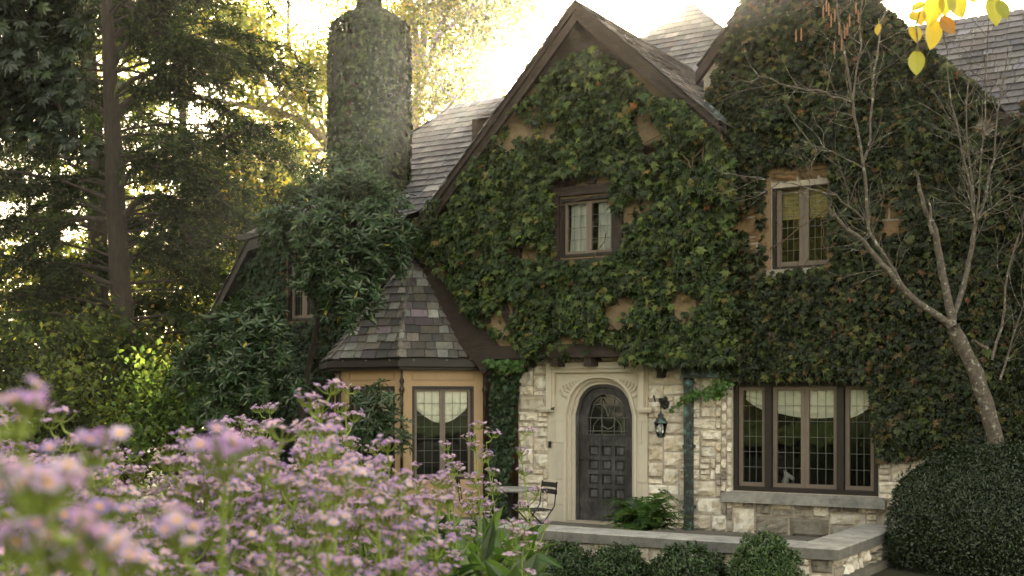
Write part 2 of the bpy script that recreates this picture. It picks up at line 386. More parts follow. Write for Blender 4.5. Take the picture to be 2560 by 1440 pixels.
# ---- arched door surround (dressed stone)
dw0, _ = xz(1431, 1300); dw1, _ = xz(1574, 1300); dcx = (dw0 + dw1) / 2; dhw = (dw1 - dw0) / 2
dspring = xz(1500, 1036)[1]; dtop = xz(1500, 960)[1]
def tudor(hw, spring, top, cx, n=14):
    out = []
    for i in range(n + 1):
        t = -1 + 2 * i / n
        z = spring + (top - spring) * (1 - abs(t) ** 2.7) ** .62
        out.append((cx + t * hw, z))
    out[0] = (cx - hw, spring); out[-1] = (cx + hw, spring)
    return out
def arch_path(hw, spring, top, cx, z0, n=14):
    return [(cx - hw, z0)] + tudor(hw, spring, top, cx, n) + [(cx + hw, z0)]
def band(mb, A, B, y0, y1, col=(1, 1, 1), mi=0):
    """solid between two polylines of the same count (xz), y0 front"""
    n = len(A); V = [(a[0], y0, a[1]) for a in A] + [(b[0], y0, b[1]) for b in B] + [(a[0], y1, a[1]) for a in A] + [(b[0], y1, b[1]) for b in B]
    F = []
    for i in range(n - 1):
        F += [(i, n + i, n + i + 1, i + 1), (2 * n + i, 2 * n + i + 1, 3 * n + i + 1, 3 * n + i), (i, i + 1, 2 * n + i + 1, 2 * n + i), (n + i, 3 * n + i, 3 * n + i + 1, n + i + 1)]
    F += [(0, 2 * n, 3 * n, n), (n - 1, 2 * n - 1, 4 * n - 1, 3 * n - 1)]
    mb.add(V, F, col, mi)
s = MB()
th = dtop + .17; z0 = -.3
Ain = arch_path(dhw + .10, dspring + .0, dtop + .10, dcx, z0)
Aout = [(dx0 + .16, z0)] + [(dx0 + .16 + (dx1 - dx0 - .32) * i / 14, th if 0 < i < 14 else th) for i in range(15)] + [(dx1 - .16, z0)]
Aout[1] = (dx0 + .16, th); Aout[15] = (dx1 - .16, th)
band(s, Ain, Aout, -.03, .3)
# moulded inner order
band(s, arch_path(dhw + .0, dspring, dtop, dcx, z0), arch_path(dhw + .05, dspring, dtop + .05, dcx, z0), .09, .3, (.93, .93, .93))
band(s, arch_path(dhw + .05, dspring, dtop + .05, dcx, z0), arch_path(dhw + .10, dspring, dtop + .10, dcx, z0), .035, .3, (.97, .97, .97))
band(s, arch_path(dhw + .10, dspring, dtop + .10, dcx, z0), arch_path(dhw + .145, dspring, dtop + .145, dcx, z0), -.055, -.03)
# long and short quoins
zz = -.3; k = 0
hs = [.55, .42, .62, .36, .44, .50, .3]
for h in hs:
    for sd in (-1, 1):
        wdt = .16 if (k + (sd > 0)) % 2 else .05
        xa = dx0 + .157 if sd < 0 else dx1 - .157
        x_a, x_b = (xa - wdt, xa) if sd < 0 else (xa, xa + wdt)
        if zz + h < th: s.box(x_a, x_b, -.034 - .003 * (k % 2), .2, zz + .004, zz + h - .004, (R.uniform(.86, 1.08),) * 3)
    zz += h; k += 1
# joints across the jambs
for sd in (-1, 1):
    xa, xb = (dx0 + .163, dcx - dhw - .15) if sd < 0 else (dcx + dhw + .15, dx1 - .163)
    zz = -.3
    for i, h in enumerate(hs[:5]):
        s.box(xa, xb, -.045, -.028, zz + .004, min(zz + h, dspring) - .004, (R.uniform(.88, 1.07),) * 3); zz += h
# label mould: square head with returns and stops
lt = dz1 - .02; lo = dspring + .12
for (a, b, c, d, y) in [(dx0 + .02, dx1 - .02, lt - .10, lt, -.13), (dx0 + .06, dx1 - .06, lt - .165, lt - .10, -.09)]:
    s.box(a, b, y, .1, c, d)
for sd in (-1, 1):
    xa = dx0 + .02 if sd < 0 else dx1 - .02
    s.box(min(xa, xa - sd * .09), max(xa, xa - sd * .09), -.128, .1, lo, lt - .101)
    s.box(min(xa - sd * .092, xa - sd * .13), max(xa - sd * .092, xa - sd * .13), -.09, .1, lo + .0, lt - .166)
    s.box(min(xa + sd * .13, xa - sd * .10), max(xa + sd * .13, xa - sd * .10), -.145, .08, lo - .08, lo - .001)
    s.box(min(xa + sd * .16, xa - sd * .10), max(xa + sd * .16, xa - sd * .10), -.165, .08, lo - .05, lo - .02)
s.box(dx0 + .14, dx1 - .14, -.02, .3, th - .01, lt - .16)
# fill between head and band
s.box(dx0, dx0 + .155, -.015, .3, -.3, dz1); s.box(dx1 - .155, dx1, -.015, .3, -.3, dz1)
# carved spandrels: a sunk panel ribbed with leaf-like rolls
for sd in (-1, 1):
    for i in range(9):
        t = i / 8; a0 = np.array([dcx + sd * (dhw + .02 - .34 * t), dspring + .30 + .27 * t ** .6]); L = .17 * (1 - t) + .03
        s.tube([(a0[0] + sd * .05, -.036, a0[1] - .03), (a0[0] + sd * (.05 + L * .5), -.05, a0[1] + .0 + L * .1), (a0[0] + sd * (.04 + L * .8), -.036, min(a0[1] + L * .55, th - .03))], .011, 5, (.85, .83, .8))
s.box(dcx - dhw - .1, dcx + dhw + .1, -.10, .34, -.28, -.005, (.75, .73, .7))       # step
s.build('door_surround', M['dressed'], HOUSE)
bt = MB(); bx, bz = xz(1378, 1111); bt.box(bx - .02, bx + .02, -.06, -.03, bz - .055, bz + .055); bt.build('doorbell', M['black'], HOUSE)

# ---- door
d = MB(); yD = .17
lo_ = dspring + .03; full = tudor(dhw, dspring, dtop, dcx)
gl_hw = dhw - .165; gz0 = xz(1500, 1086)[1]; gsp = dspring - .06; gtop = dtop - .17
cdx = dcx + .025
rows = 4; pz0 = .33; pz1 = gz0 - .16; ph = (pz1 - pz0) / rows; pw = (2 * gl_hw) / 3
Gp = [(cdx - gl_hw, gz0)] + tudor(gl_hw, gsp, gtop, cdx) + [(cdx + gl_hw, gz0)]
Dp = [(dcx - dhw, gz0)] + full + [(dcx + dhw, gz0)]
band(d, Gp, Dp, yD, yD + .06)
holes = [(cdx - gl_hw + i * pw + .032, cdx - gl_hw + (i + 1) * pw - .032, pz0 + j * ph + .034, pz0 + (j + 1) * ph - .034) for i in range(3) for j in range(rows)]
for (a, b, c, e) in rect_minus(dcx - dhw, dcx + dhw, -.02, gz0 - .0, holes): d.box(a, b, yD, yD + .055, c, e)
for h in holes:
    d.box(h[0], h[1], yD + .035, yD + .056, h[2], h[3], (.6, .6, .6)); d.box(h[0] + .03, h[1] - .03, yD + .022, yD + .04, h[2] + .03, h[3] - .03, (1.7, 1.7, 1.75))
d.box(cdx - gl_hw - .02, cdx + gl_hw + .02, yD - .02, yD, gz0 - .03, gz0 - .002)
DOOR = d.build('front_door', M['oak'], HOUSE)
f = MB(); band(f, arch_path(dhw - .055, dspring, dtop - .05, dcx, -.02), arch_path(dhw + .003, dspring, dtop + .003, dcx, -.02), yD - .05, yD - .002); f.build('door_frame', M['oak'], HOUSE)
gp = MB(); gp.add([(q[0], yD + .03, q[1]) for q in Gp], [tuple(range(len(Gp)))]); gp.build('door_pane', M['glass'], DOOR)
l = MB(); lw = .006
def cam_line(pts, r=.006): l.tube([(q[0], yD + .02, q[1]) for q in pts], r, 4)
for dx_ in (-.28, 0.0, .28): pass
cam_line([(cdx - .10, gz0), (cdx - .10, gtop - .04)]); cam_line([(cdx + .13, gz0), (cdx + .13, gtop - .04)]); 
cam_line([(cdx - gl_hw, gsp - .0), (cdx + gl_hw, gsp - .0)]); cam_line([(cdx - gl_hw, gz0 + .05), (cdx + gl_hw, gz0 + .05)])
inner = [(cdx + (q[0] - cdx) * .86, gz0 + (q[1] - gz0) * .93) for q in Gp]; cam_line(inner)
for sd in (-1, 1):
    cam_line([(cdx + .015 + sd * .0, gsp + .02), (cdx + .015 + sd * .04, gsp + .15), (cdx + .015 + sd * .12, gsp + .23), (cdx + sd * .22, gsp + .22)])
    cam_line([(cdx + sd * .27, gsp - .28), (cdx + sd * .25, gsp - .12), (cdx + sd * .18, gsp - .03), (cdx + sd * .10, gsp)])
    cam_line([(cdx + .015, gz0 + .08), (cdx + .015 + sd * .10, gz0 + .13), (cdx + .015 + sd * .13, gz0 + .25)])
l.build('lead_came', M['lead'], DOOR)
dk = MB(); dk.box(dcx - .5, dcx + .5, .32, .36, 0, 2.6); dk.build('hall_interior', M['dark'], HOUSE)
kn = MB(); kx, kz = dcx - dhw + .1, 1.02; kn.lathe((kx, yD - .03, kz - .02), [(.01, 0), (.028, .01), (.03, .03), (.012, .045)], 10); kn.build('door_knob', M['bronze'], DOOR)

# ---- windows
def leaded(mb, x0, x1, z0, z1, y, nc, nr, r=.0055, T=None):
    T = T or (lambda x, yy, z: (x, yy, z))
    for i in range(1, nc): mb.tube([T(x0 + (x1 - x0) * i / nc, y, z0), T(x0 + (x1 - x0) * i / nc, y, z1)], r, 4)
    for j in range(1, nr): mb.tube([T(x0, y, z0 + (z1 - z0) * j / nr), T(x1, y, z0 + (z1 - z0) * j / nr)], r, 4)
def frame(mb, x0, x1, z0, z1, t, y0, y1, T=None, col=(1, 1, 1)):
    bs = [(x0, x1, z0, z0 + t), (x0, x1, z1 - t, z1), (x0, x0 + t, z0 + t, z1 - t), (x1 - t, x1, z0 + t, z1 - t)]
    for (a, b, c, e) in bs:
        n0 = mb.n; mb.box(a, b, y0, y1, c, e, col)
        if T: mb.v[-1] = np.array([T(*q) for q in mb.v[-1]])
def window(x0, x1, z0, z1, Y, units, fw=.07, sw=.06, T=None, rows=6, room=True, name='window'):
    """units: list of (fraction from, fraction to, lights); frame > sash, pane, lead"""
    fr = MB(); frame(fr, x0, x1, z0, z1, fw, Y + .0, Y + .16, T)
    Wf = []
    for (a, b, n) in units:
        xa = x0 + fw + (x1 - x0 - 2 * fw) * a; xb = x0 + fw + (x1 - x0 - 2 * fw) * b
        if a > 0:
            fr.box(xa - .05, xa + .05, Y - .02, Y + .16, z0 + fw, z1 - fw)
            if T: fr.v[-1] = np.array([T(*q) for q in fr.v[-1]])
        ia = xa + (.055 if a > 0 else 0); ib = xb - (.055 if b < 1 else 0)
        Wf.append((ia, ib, n))
    W0 = fr.build(name, M['brownpaint'], HOUSE)
    for (ia, ib, n) in Wf:
        wd = (ib - ia) / n
        for q in range(n):
            sm = MB(); a = ia + q * wd; b = a + wd
            frame(sm, a + .002, b - .002, z0 + fw + .002, z1 - fw - .002, sw, Y + .06, Y + .12, T); sm.build('sash', M['sash'], W0)
            pm = MB(); c, e = z0 + fw + sw, z1 - fw - sw
            V = [(a + sw, Y + .09, c), (b - sw, Y + .09, c), (b - sw, Y + .09, e), (a + sw, Y + .09, e)]
            if T: V = [T(*v_) for v_ in V]
            pm.add(V, [(0, 1, 2, 3)]); pm.build('pane', M['glass'], W0)
            lm = MB(); leaded(lm, a + sw, b - sw, c, e, Y + .083, 3, rows, .0042, T); lm.build('lead_came', M['lead'], W0)
    if room:
        rm = MB(); D_ = 2.2
        A = lambda *q: T(*q) if T else q
        Vr = [A(x0 - .3, Y + .22, z0 - .4), A(x1 + .3, Y + .22, z0 - .4), A(x1 + .3, Y + .22, z1 + .2), A(x0 - .3, Y + .22, z1 + .2),
              A(x0 - .3, Y + D_, z0 - .4), A(x1 + .3, Y + D_, z0 - .4), A(x1 + .3, Y + D_, z1 + .2), A(x0 - .3, Y + D_, z1 + .2)]
        rm.add(Vr, [(4, 5, 6, 7), (0, 1, 5, 4), (3, 7, 6, 2), (0, 4, 7, 3), (1, 2, 6, 5)]); rm.build('room_interior', M['dark'], HOUSE)
    return W0
WBIG = window(wx0, wx1, wz0, wz1, .02, [(0, .235, 1), (.235, .765, 2), (.765, 1, 1)], rows=6)
WUP = window(ux0, ux1, uz0, uz1, .05, [(0, 1, 2)], fw=.05, rows=7, sw=.07)
sm = MB(); sx0, _ = xz(1806, 1240, -.1); sx1, _ = xz(2215, 1240, -.1)
sm.box(sx0, sx1, -.17, .1, sillz - .13, sillz + .0); sm.prism([(sx0 + .03, sillz), (sx1 - .03, sillz), (sx1 - .03, sillz + .025), (sx0 + .03, sillz + .025)], -.13, .1)
sm.build('window_sill', M['cap'], WBIG)
lm = MB(); lm.box(ux0 - .14, ux1 + .14, -.05, .3, uz1 + .0, uz1 + .12, (.5, .38, .26)); lm.box(ux0 - .15, ux0 - .002, -.04, .3, uz0 - .05, uz1, (.45, .34, .24)); lm.box(ux0 - .1, ux1 + .1, -.08, .3, uz0 - .12, uz0 - .003, (.5, .5, .5))
lm.build('window_sill', M['dressed'], WUP)

# ---- soffit fabric: shades and curtains (things of their own)
def shade(x0, x1, z1, zl, zr, Y, label, T=None, sag=.1, n=22, name='roman_shade', grp=None, folds=3):
    mb = MB(); V = []; m = 14
    for j in range(m + 1):
        for i in range(n + 1):
            s_ = i / n; zb = zl * (1 - s_) + zr * s_ - sag * math.sin(math.pi * s_) if sag >= 0 else (zr + (zl - zr) * (1 - math.sin(s_ * math.pi / 2)) if zl > zr else zl + (zr - zl) * (1 - math.cos(s_ * math.pi / 2)))
            z = z1 + (zb - z1) * j / m
            t_ = j / m
            y = Y + .012 * math.sin(s_ * 30 + 3 * t_) * t_ + (-.05 * abs(math.sin((t_ ** 1.5) * folds * math.pi + math.sin(math.pi * s_) * .8)) * t_)
            q = (x0 + (x1 - x0) * s_, y, z); V.append(T(*q) if T else q)
    V = np.array(V); nn = len(V)
    F = [(j * (n + 1) + i, j * (n + 1) + i + 1, (j + 1) * (n + 1) + i + 1, (j + 1) * (n + 1) + i) for j in range(m) for i in range(n)]
    mb.add(V, F, smooth=True)
    o = mb.build(name, M['cloth']); tag(o, label, 'curtain' if 'curtain' in name else 'window shade', grp); return o
bw = wx1 - wx0
Z = lambda py: xz(1950, py)[1]
g_ = 'cream shades in the wide ground floor window'
shade(wx0 + .16, wx0 + bw * .235 - .0, wz1 - .05, Z(1000), Z(1030), .17, 'cream shade in the narrow left light of the wide ground floor window', sag=.02, grp=g_)
shade(wx0 + bw * .26, wx0 + bw * .755, wz1 - .05, Z(1030), Z(1040), .17, 'broad cream shade across the double middle light of the wide ground floor window', sag=.06, grp=g_)
shade(wx0 + bw * .79, wx1 - .12, wz1 - .05, Z(1045), Z(1012), .17, 'cream shade in the narrow right light of the wide ground floor window', sag=.03, grp=g_)
# woven blind upstairs, yellow reflected light painted into its colour
bl = MB(); bz0 = xz(2000, 540)[1]; nb = 26
for i in range(nb):
    z = bz0 + (uz1 - .05 - bz0) * i / nb; bl.box(ux0 + .08, ux1 - .08, .26, .275, z, z + (uz1 - bz0) / nb * .72, (R.uniform(.8, 1.1),) * 3)
M['lit_blind'] = mat('yellow_lit_blind', (.72, .55, .22), .8, .3, 30)
tag(bl.build('woven_blind', M['lit_blind']), 'woven blind with golden reflected light in its colour, half lowered behind the tall upper right window', 'window blind')
g_ = 'white curtains in the small gable window'
def drape(x0, x1, z0_, z1_, Y, label):
    mb = MB(); n = 40; V = []
    for j in range(7):
        for i in range(n + 1):
            s_ = i / n; t_ = j / 6; V.append((x0 + (x1 - x0) * s_ + .02 * math.sin(t_ * 2), Y + .035 * math.sin(s_ * 22 + math.sin(t_ * 2)) + .012 * math.sin(s_ * 51), z0_ + (z1_ - z0_) * t_))
    mb.add(V, [(j * (n + 1) + i, j * (n + 1) + i + 1, (j + 1) * (n + 1) + i + 1, (j + 1) * (n + 1) + i) for j in range(6) for i in range(n)], smooth=True)
    tag(mb.build('curtain', M['white']), label, 'curtain', g_)
# horse head figurine in the wide window
hx, hz = xz(1966, 1202, .5); hf = MB()
hf.tube([(hx, .5, hz - .22), (hx - .015, .5, hz - .1), (hx - .02, .5, hz + .0), (hx + .0, .5, hz + .07), (hx + .03, .5, hz + .09)], [.085, .07, .055, .05, .045], 9)
hf.tube([(hx + .0, .5, hz + .09), (hx + .06, .49, hz + .07), (hx + .12, .48, hz + .03)], [.048, .035, .026], 8)
hf.tube([(hx - .01, .47, hz + .1), (hx - .025, .46, hz + .17)], [.02, .004], 5); hf.tube([(hx - .01, .53, hz + .1), (hx - .02, .54, hz + .165)], [.02, .004], 5)
hf.box(hx - .09, hx + .07, .42, .58, hz - .4, hz - .215)
tag(hf.build('figurine', M['white']), 'white horse head figurine standing behind the wide ground floor window', 'figurine')

# ------------------------------------------------------------------ half timbered gable, jettied at y = -.3
GY = -.30
def gx(px, py): return xz(px, py, GY)
GA = gx(1463, 24); 
GR = np.array(gx(1812, 318)); GL = np.array(gx(1045, 603)); GA = np.array(GA)
sl_ = .5 * ((GA[1] - GL[1]) / (GA[0] - GL[0]) + (GA[1] - GR[1]) / (GR[0] - GA[0]))
def grz(x): return GA[1] - ((GA[1] - GL[1]) / (GA[0] - GL[0]) * (GA[0] - x) if x < GA[0] else (GA[1] - GR[1]) / (GR[0] - GA[0]) * (x - GA[0]))
gb = gx(1500, 893)[1]
grx = xz(1800, 890, GY)[0]; glx = GL[0] - .3
kx0, kz1 = gx(1404, 497); kx1, _ = gx(1538, 490); kz0 = gx(1410, 645)[1]
kz1 = gx(1470, 492)[1]
gw = MB()
for (a, b, c, e) in rect_minus(glx, grx, gb, kz1, [(kx0, kx1, kz0, kz1)]):
    gw.box(a, b, GY, GY + .25, c, e)
gw.prism([(glx, kz1), (grx, kz1), (grx, grz(grx)), (GA[0], GA[1]), (glx, grz(glx))], GY, GY + .25)
gw.build('gable_wall', M['stucco'], HOUSE)
DRAPES = True
WG = window(kx0, kx1, kz0, kz1, GY - .03, [(0, 1, 2)], fw=.05, sw=.045, rows=4)
kw = kx1 - kx0
drape(kx0 + .08, kx0 + kw * .52, kz0 + .02, kz1 - .05, GY + .13, 'white curtain behind the left light of the small gable window')
drape(kx0 + kw * .60, kx1 - .05, kz0 + .02, kz1 - .05, GY + .13, 'white curtain behind the right light of the small gable window')
tb = MB(); y0 = GY - .07; y1 = GY + .01
def G2(px, py): return np.array(gx(px, py))
tb.box(gx(1238, 890)[0], grx + .15, GY - .12, GY + .3, gb, gb + .22)                                  # bressummer
for i in range(2, 9):                                                          # joist ends under it
    x = glx + 1.2 + i * .62; tb.box(x, x + .13, GY - .09, .0, gb - .14, gb - .002)
for (a, b, wd) in [((1389, 690), (1389, 862), .15), ((1392, 420), (1392, 690), .14), ((1549, 420), (1549, 700), .14), ((1652, 390), (1652, 862), .17), ((1757, 420), (1757, 862), .17),
                   ((1218, 640), (1218, 862), .16), ((1296, 400), (1296, 862), .15), ((1480, 200), (1480, 460), .16)]:
    pa = G2(*a); pb = G2(*b); tb.beam(pa, pb, wd, y0 + R.uniform(0, .006), y1)
for (zpx, xa, xb, wd) in [(474, 1380, 1560, .15), (655, 1375, 1566, .12), (700, 1120, 1800, .17), (425, 1290, 1770, .16)]:
    zc = gx(1480, zpx)[1]; tb.box(gx(xa, zpx)[0], gx(xb, zpx)[0], y0 - .012, y1, zc - wd / 2, zc + wd / 2)
# curved braces over the window
for sd in (-1, 1):
    cx_ = gx(1480, 450)[0]; zc = gx(1480, 455)[1]; P_ = []
    for i in range(9):
        a = i / 8 * math.pi / 2; P_.append((cx_ + sd * (.12 + .5 * math.sin(a)) * 1.0, zc + .75 - .75 * (1 - math.cos(a)) - .0))
    Q_ = [(cx_ + sd * .62 if False else q[0] - sd * .14, q[1] - .04) for q in P_]
    for i in range(8): tb.prism([P_[i], P_[i + 1], Q_[i + 1], Q_[i]], y0 + .005, y1)
# slanting braces either side
tb.beam(G2(1296, 500), G2(1375, 640), .15, y0 + .01, y1); tb.beam(G2(1652, 520), G2(1757, 690), .15, y0 + .01, y1); tb.beam(G2(1296, 850), G2(1240, 720), .14, y0 + .01, y1)
# timber that follows the bay roof
tb.beam(G2(1035, 660), G2(1240, 908), .52, GY - .1, y1)
pk = gx(1463, 190)[1]; tb.prism([(gx(1463, 190)[0] - (GA[1] - pk) / 1.07, pk), (gx(1463, 190)[0] + (GA[1] - pk) / .95, pk), (GA[0], GA[1] - .02)], GY - .03, y1)
tb.build('timber_frame', M['timber'], HOUSE)
bb = MB()
for (e, s0) in ((glx - .12, -1), (grx + .1, 1)):
    a = np.array([GA[0], GA[1]]); b = np.array([e, grz(e)]); dd = (b - a) / np.linalg.norm(b - a); dn = np.array([0, -1.0])
    wd = .25
    bb.prism([a + (0, -.02), b + (0, -.02), b + (0, -wd), a + (0, -wd)], GY - .28, GY - .22)
    bb.prism([a + (0, .05), b + (0, .05), b + (0, -.07), a + (0, -.07)], GY - .34, GY - .283)
    bb.prism([a + (0, -.022), b + (0, -.022), b + (0, -.06), a + (0, -.06)], GY - .22, GY + .1)
bb.build('bargeboard', M['timber'], HOUSE)
zc = gx(1650, 905)[1]
for px in (1655, 1790): 
    x = xz(px, 900, -.1)[0]; bk = MB(); bk.box(x - .07, x + .07, -.36, .0, gb - .2, gb - .15); bk.box(x - .05, x + .05, -.2, .0, gb - .34, gb - .2); bk.build('jetty_bracket', M['timber'], HOUSE)

# ------------------------------------------------------------------ slates
SLC = [(.115, .10, .10), (.15, .13, .125), (.095, .085, .085), (.18, .165, .15), (.135, .11, .10), (.20, .18, .165), (.125, .115, .125)]
def slates(mb, O, U, Vv, rows_fn, H, course=.2, wid=(.16, .34), th=.014, pal=SLC, under=True, lift=.0, seed=1, bright=1.0):
    """O origin, U along eave, Vv up the slope (unit vectors); rows_fn(v) -> (u0, u1)"""
    r = random.Random(seed); O = np.array(O, float); U = np.array(U, float); Vv = np.array(Vv, float); N = np.cross(U, Vv); N /= np.linalg.norm(N)
    nr = max(1, int(round(H / course))); ch = H / nr
    if under:
        P0 = []; 
        for j in range(nr + 1): P0.append(rows_fn(min(j * ch, H)))
        V = []; F = []
        for j, (a, b) in enumerate(P0): V += [O + U * a + Vv * (j * ch) - N * .02, O + U * b + Vv * (j * ch) - N * .02]
        for j in range(nr): F.append((2 * j, 2 * j + 1, 2 * j + 3, 2 * j + 2))
        mb.add(V, F, (.06, .055, .055))
    for j in range(nr):
        va = j * ch - .02; vb = (j + 1) * ch + .01
        a0, b0 = rows_fn(max(va, 0)); a1, b1 = rows_fn(min(vb, H)); u = min(a0, a1) - r.random() * wid[0]; umax = max(b0, b1)
        while u < umax:
            w_ = r.uniform(*wid); ua, ub = u + .007, u + w_ - .007; u += w_
            q = [(np.clip(ua, a0, b0), va), (np.clip(ub, a0, b0), va), (np.clip(ub, a1, b1), vb), (np.clip(ua, a1, b1), vb)]
            if q[1][0] - q[0][0] < .01 and q[2][0] - q[3][0] < .01: continue
            l0 = th * 1.6 + r.uniform(0, .010) + lift; l1 = .002 + lift; jj = r.uniform(-.012, .010)
            c = np.array(r.choice(pal)) * r.uniform(.7, 1.3) * bright
            if r.random() < .14: c = c * r.uniform(1.5, 2.0)
            T0 = [O + U * q[0][0] + Vv * (q[0][1] + jj) + N * l0, O + U * q[1][0] + Vv * (q[1][1] + jj + r.uniform(-.005, .005)) + N * l0, O + U * q[2][0] + Vv * q[2][1] + N * l1, O + U * q[3][0] + Vv * q[3][1] + N * l1]
            B0 = [T0[0] - N * th, T0[1] - N * th]
            mb.add(T0 + B0, [(0, 1, 2, 3), (4, 5, 1, 0), (5, 2, 1), (4, 0, 3)], c)

def uvec(a): a = np.array(a, float); return a / np.linalg.norm(a)
rf = MB()
# central gable roof: two slopes running back
for (e, sd) in ((glx - .15, -1), (grx + .12, 1)):
    ez = grz(e) + .06; top = np.array([GA[0], GA[1] + .06]); H = math.hypot(e - top[0], ez - top[1]); back = 9.0 if sd > 0 else 5.0
    Vv = uvec((top[0] - e, 0, top[1] - ez)); 
    if sd > 0: slates(rf, (e, GY - .36, ez), (0, 1, 0), Vv, lambda v: (0, back), H, .17, seed=5)
    else: slates(rf, (e, GY - .36 + back, ez), (0, -1, 0), Vv, lambda v: (0, back), H, .19, seed=6)
rf.build('gable_roof', M['slate'], HOUSE)
rf = MB()
for sd in (-1, 1):
    e = WX0 - .05 if sd < 0 else 6.7; ez = wing_roofz(e) + .09; top = np.array([apX, apZ + .09]); H = math.hypot(e - top[0], ez - top[1]); Vv = uvec((top[0] - e, 0, top[1] - ez))
    if sd > 0: slates(rf, (e, -.12, ez), (0, 1, 0), Vv, lambda v: (0, 9), H, .19, seed=15)
    else: slates(rf, (e, 8.88, ez), (0, -1, 0), Vv, lambda v: (0, 9), H, .19, seed=16)
rf.build('wing_roof', M['slate'], HOUSE)
wb = MB()
for e in (WX0 - .1, 6.7):
    a = np.array([apX, apZ + .06]); b = np.array([e, wing_roofz(e) + .06]); wb.prism([a, b, b + (0, -.2), a + (0, -.2)], -.10, -.003)
wb.build('wing_bargeboard', M['timber'], HOUSE)

# hipped roof between the gables
ap = at(1735, 6, 7.0); 
zb = ap[2] - 3.4; hwid = 3.4 * 1.02
rf = MB()
n_ = hwid; O = (ap[0] - n_, 7.0 - n_, zb); H = math.hypot(n_, 3.4)
fr_ = lambda v: (n_ * v / H, 2 * n_ - n_ * v / H)
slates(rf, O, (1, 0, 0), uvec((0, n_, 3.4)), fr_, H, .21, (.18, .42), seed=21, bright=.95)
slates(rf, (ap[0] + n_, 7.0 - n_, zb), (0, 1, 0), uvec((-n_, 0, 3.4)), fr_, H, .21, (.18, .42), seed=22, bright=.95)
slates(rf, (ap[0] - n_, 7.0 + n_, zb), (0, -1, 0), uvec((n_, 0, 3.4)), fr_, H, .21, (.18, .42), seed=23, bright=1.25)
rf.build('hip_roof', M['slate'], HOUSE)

# right hand rear roof
rf = MB(); a = at(2190, 44, 5.0); b = at(2620, 52, 5.0); zt = (a[2] + b[2]) / 2; Hh = 5.2
slates(rf, (a[0] - .3, 5.0 - Hh * .707, zt - Hh * .707), (1, 0, 0), uvec((0, 1, 1)), lambda v: (0, b[0] - a[0] + 1.5), Hh, .2, (.16, .4), seed=31, bright=.85)
rf.build('rear_roof', M['slate'], HOUSE)

# left main roof, hipped at its left end
rf = MB(); eL = at(1000, 547, .35); EZ = eL[2]; rl = at(1135, 262, 4.0); RZ = rl[2] - .0
ux_ = uvec((0, 4.0 - .35, RZ - EZ)); H = math.hypot(4.0 - .35, RZ - EZ)
x_ridge = rl[0]; x_end = 1.0
hipf = 2.6
def lrow(v):
    t = v / H; xl = x_ridge - hipf * (1 - t) ** 1.25
    return (xl - (x_ridge - hipf), x_end - (x_ridge - hipf))
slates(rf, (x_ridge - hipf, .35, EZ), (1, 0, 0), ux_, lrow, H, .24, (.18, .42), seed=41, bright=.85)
# hip end slope
Vh = uvec((hipf, 4.0 - .35, RZ - EZ)); 
hb = [np.array([x_ridge - hipf, .35, EZ]), np.array([x_ridge, 4.0, RZ]), np.array([x_ridge - hipf, 7.65, EZ])]
rf.add(hb, [(0, 1, 2)], (.1, .09, .09)); rf.add([np.array([x_ridge, 4.0, RZ]), np.array([x_end, 4, RZ]), np.array([x_end, 7.65, EZ]), np.array([x_ridge - hipf, 7.65, EZ])], [(0, 1, 2, 3)], (.1, .09, .09))
rf.build('main_roof', M['slate'], HOUSE)
ev = MB(); ev.box(x_ridge - hipf - .1, -2.0, .2, .33, EZ - .13, EZ - .02); ev.build('gutter', M['brownpaint'], HOUSE)
wl = MB(); wl.box(x_ridge - hipf + .1, glx + 1.2, .5, .8, -.3, EZ - .03); wl.build('rear_wall', M['brick'], HOUSE)
# dormer on it
dA = at(1180, 294, 1.9); dm = MB(); dx_a = dA[0]; dzt = dA[2]
dm.box(dx_a, dx_a + 1.7, 1.9, 4.2, dzt - 1.6, dzt - .03); 
frame(dm, dx_a + .28, dx_a + 1.3, dzt - 1.15, dzt - .28, .07, 1.84, 1.9)
DORM = dm.build('dormer', M['timber'], HOUSE)
dp = MB(); dp.box(dx_a + .36, dx_a + 1.22, 1.87, 1.898, dzt - 1.07, dzt - .36, (.62, .55, .5)); dp.build('pane', M['white'], DORM)
dr = MB(); slates(dr, (dx_a - .16, 1.72, dzt - .04), (1, 0, 0), uvec((0, 1, .32)), lambda v: (0, 2.1), 2.2, .2, seed=51, bright=.9); dr.build('dormer_roof', M['slate'], DORM)

# ------------------------------------------------------------------ bay window
Rb = np.array([-2.03, 0.0]); Cb = np.array([-3.23, -1.20]); Lb = np.array([-4.74, -1.20]); Lb2 = np.array([-5.94, 0.0]); zs = 2.74
APX = at(1030, 636, -.42)
def hull(k):   # shrink towards the bay's middle
    c = np.array([-3.985, 0.0]); out = []
    for q in (Rb, Cb, Lb, Lb2): out.append(q)
    return out
SLB = [(.13, .11, .09), (.16, .14, .12), (.10, .085, .08), (.22, .21, .17), (.14, .105, .12), (.26, .25, .22), (.18, .145, .12), (.12, .10, .07)]
br = MB()
bay_pts = [Rb, Cb, Lb, Lb2]; top3 = np.array([APX[0], APX[1], APX[2]])
for k, (A_, B_) in enumerate([(Lb2, Lb), (Lb, Cb), (Cb, Rb)]):
    A3 = np.array([*A_, zs]); B3 = np.array([*B_, zs]); U = uvec(B3 - A3); L = np.linalg.norm(B3 - A3)
    ua = np.dot(top3 - A3, U); foot = A3 + U * ua; Vs = top3 - foot; H = np.linalg.norm(Vs); Vs = Vs / H
    slates(br, A3, U, Vs, (lambda v, ua=ua, L=L, H=H: (ua * v / H, L + (ua - L) * v / H)), H, .155, (.16, .33), th=.016, seed=61 + k, bright=.72, pal=SLB)
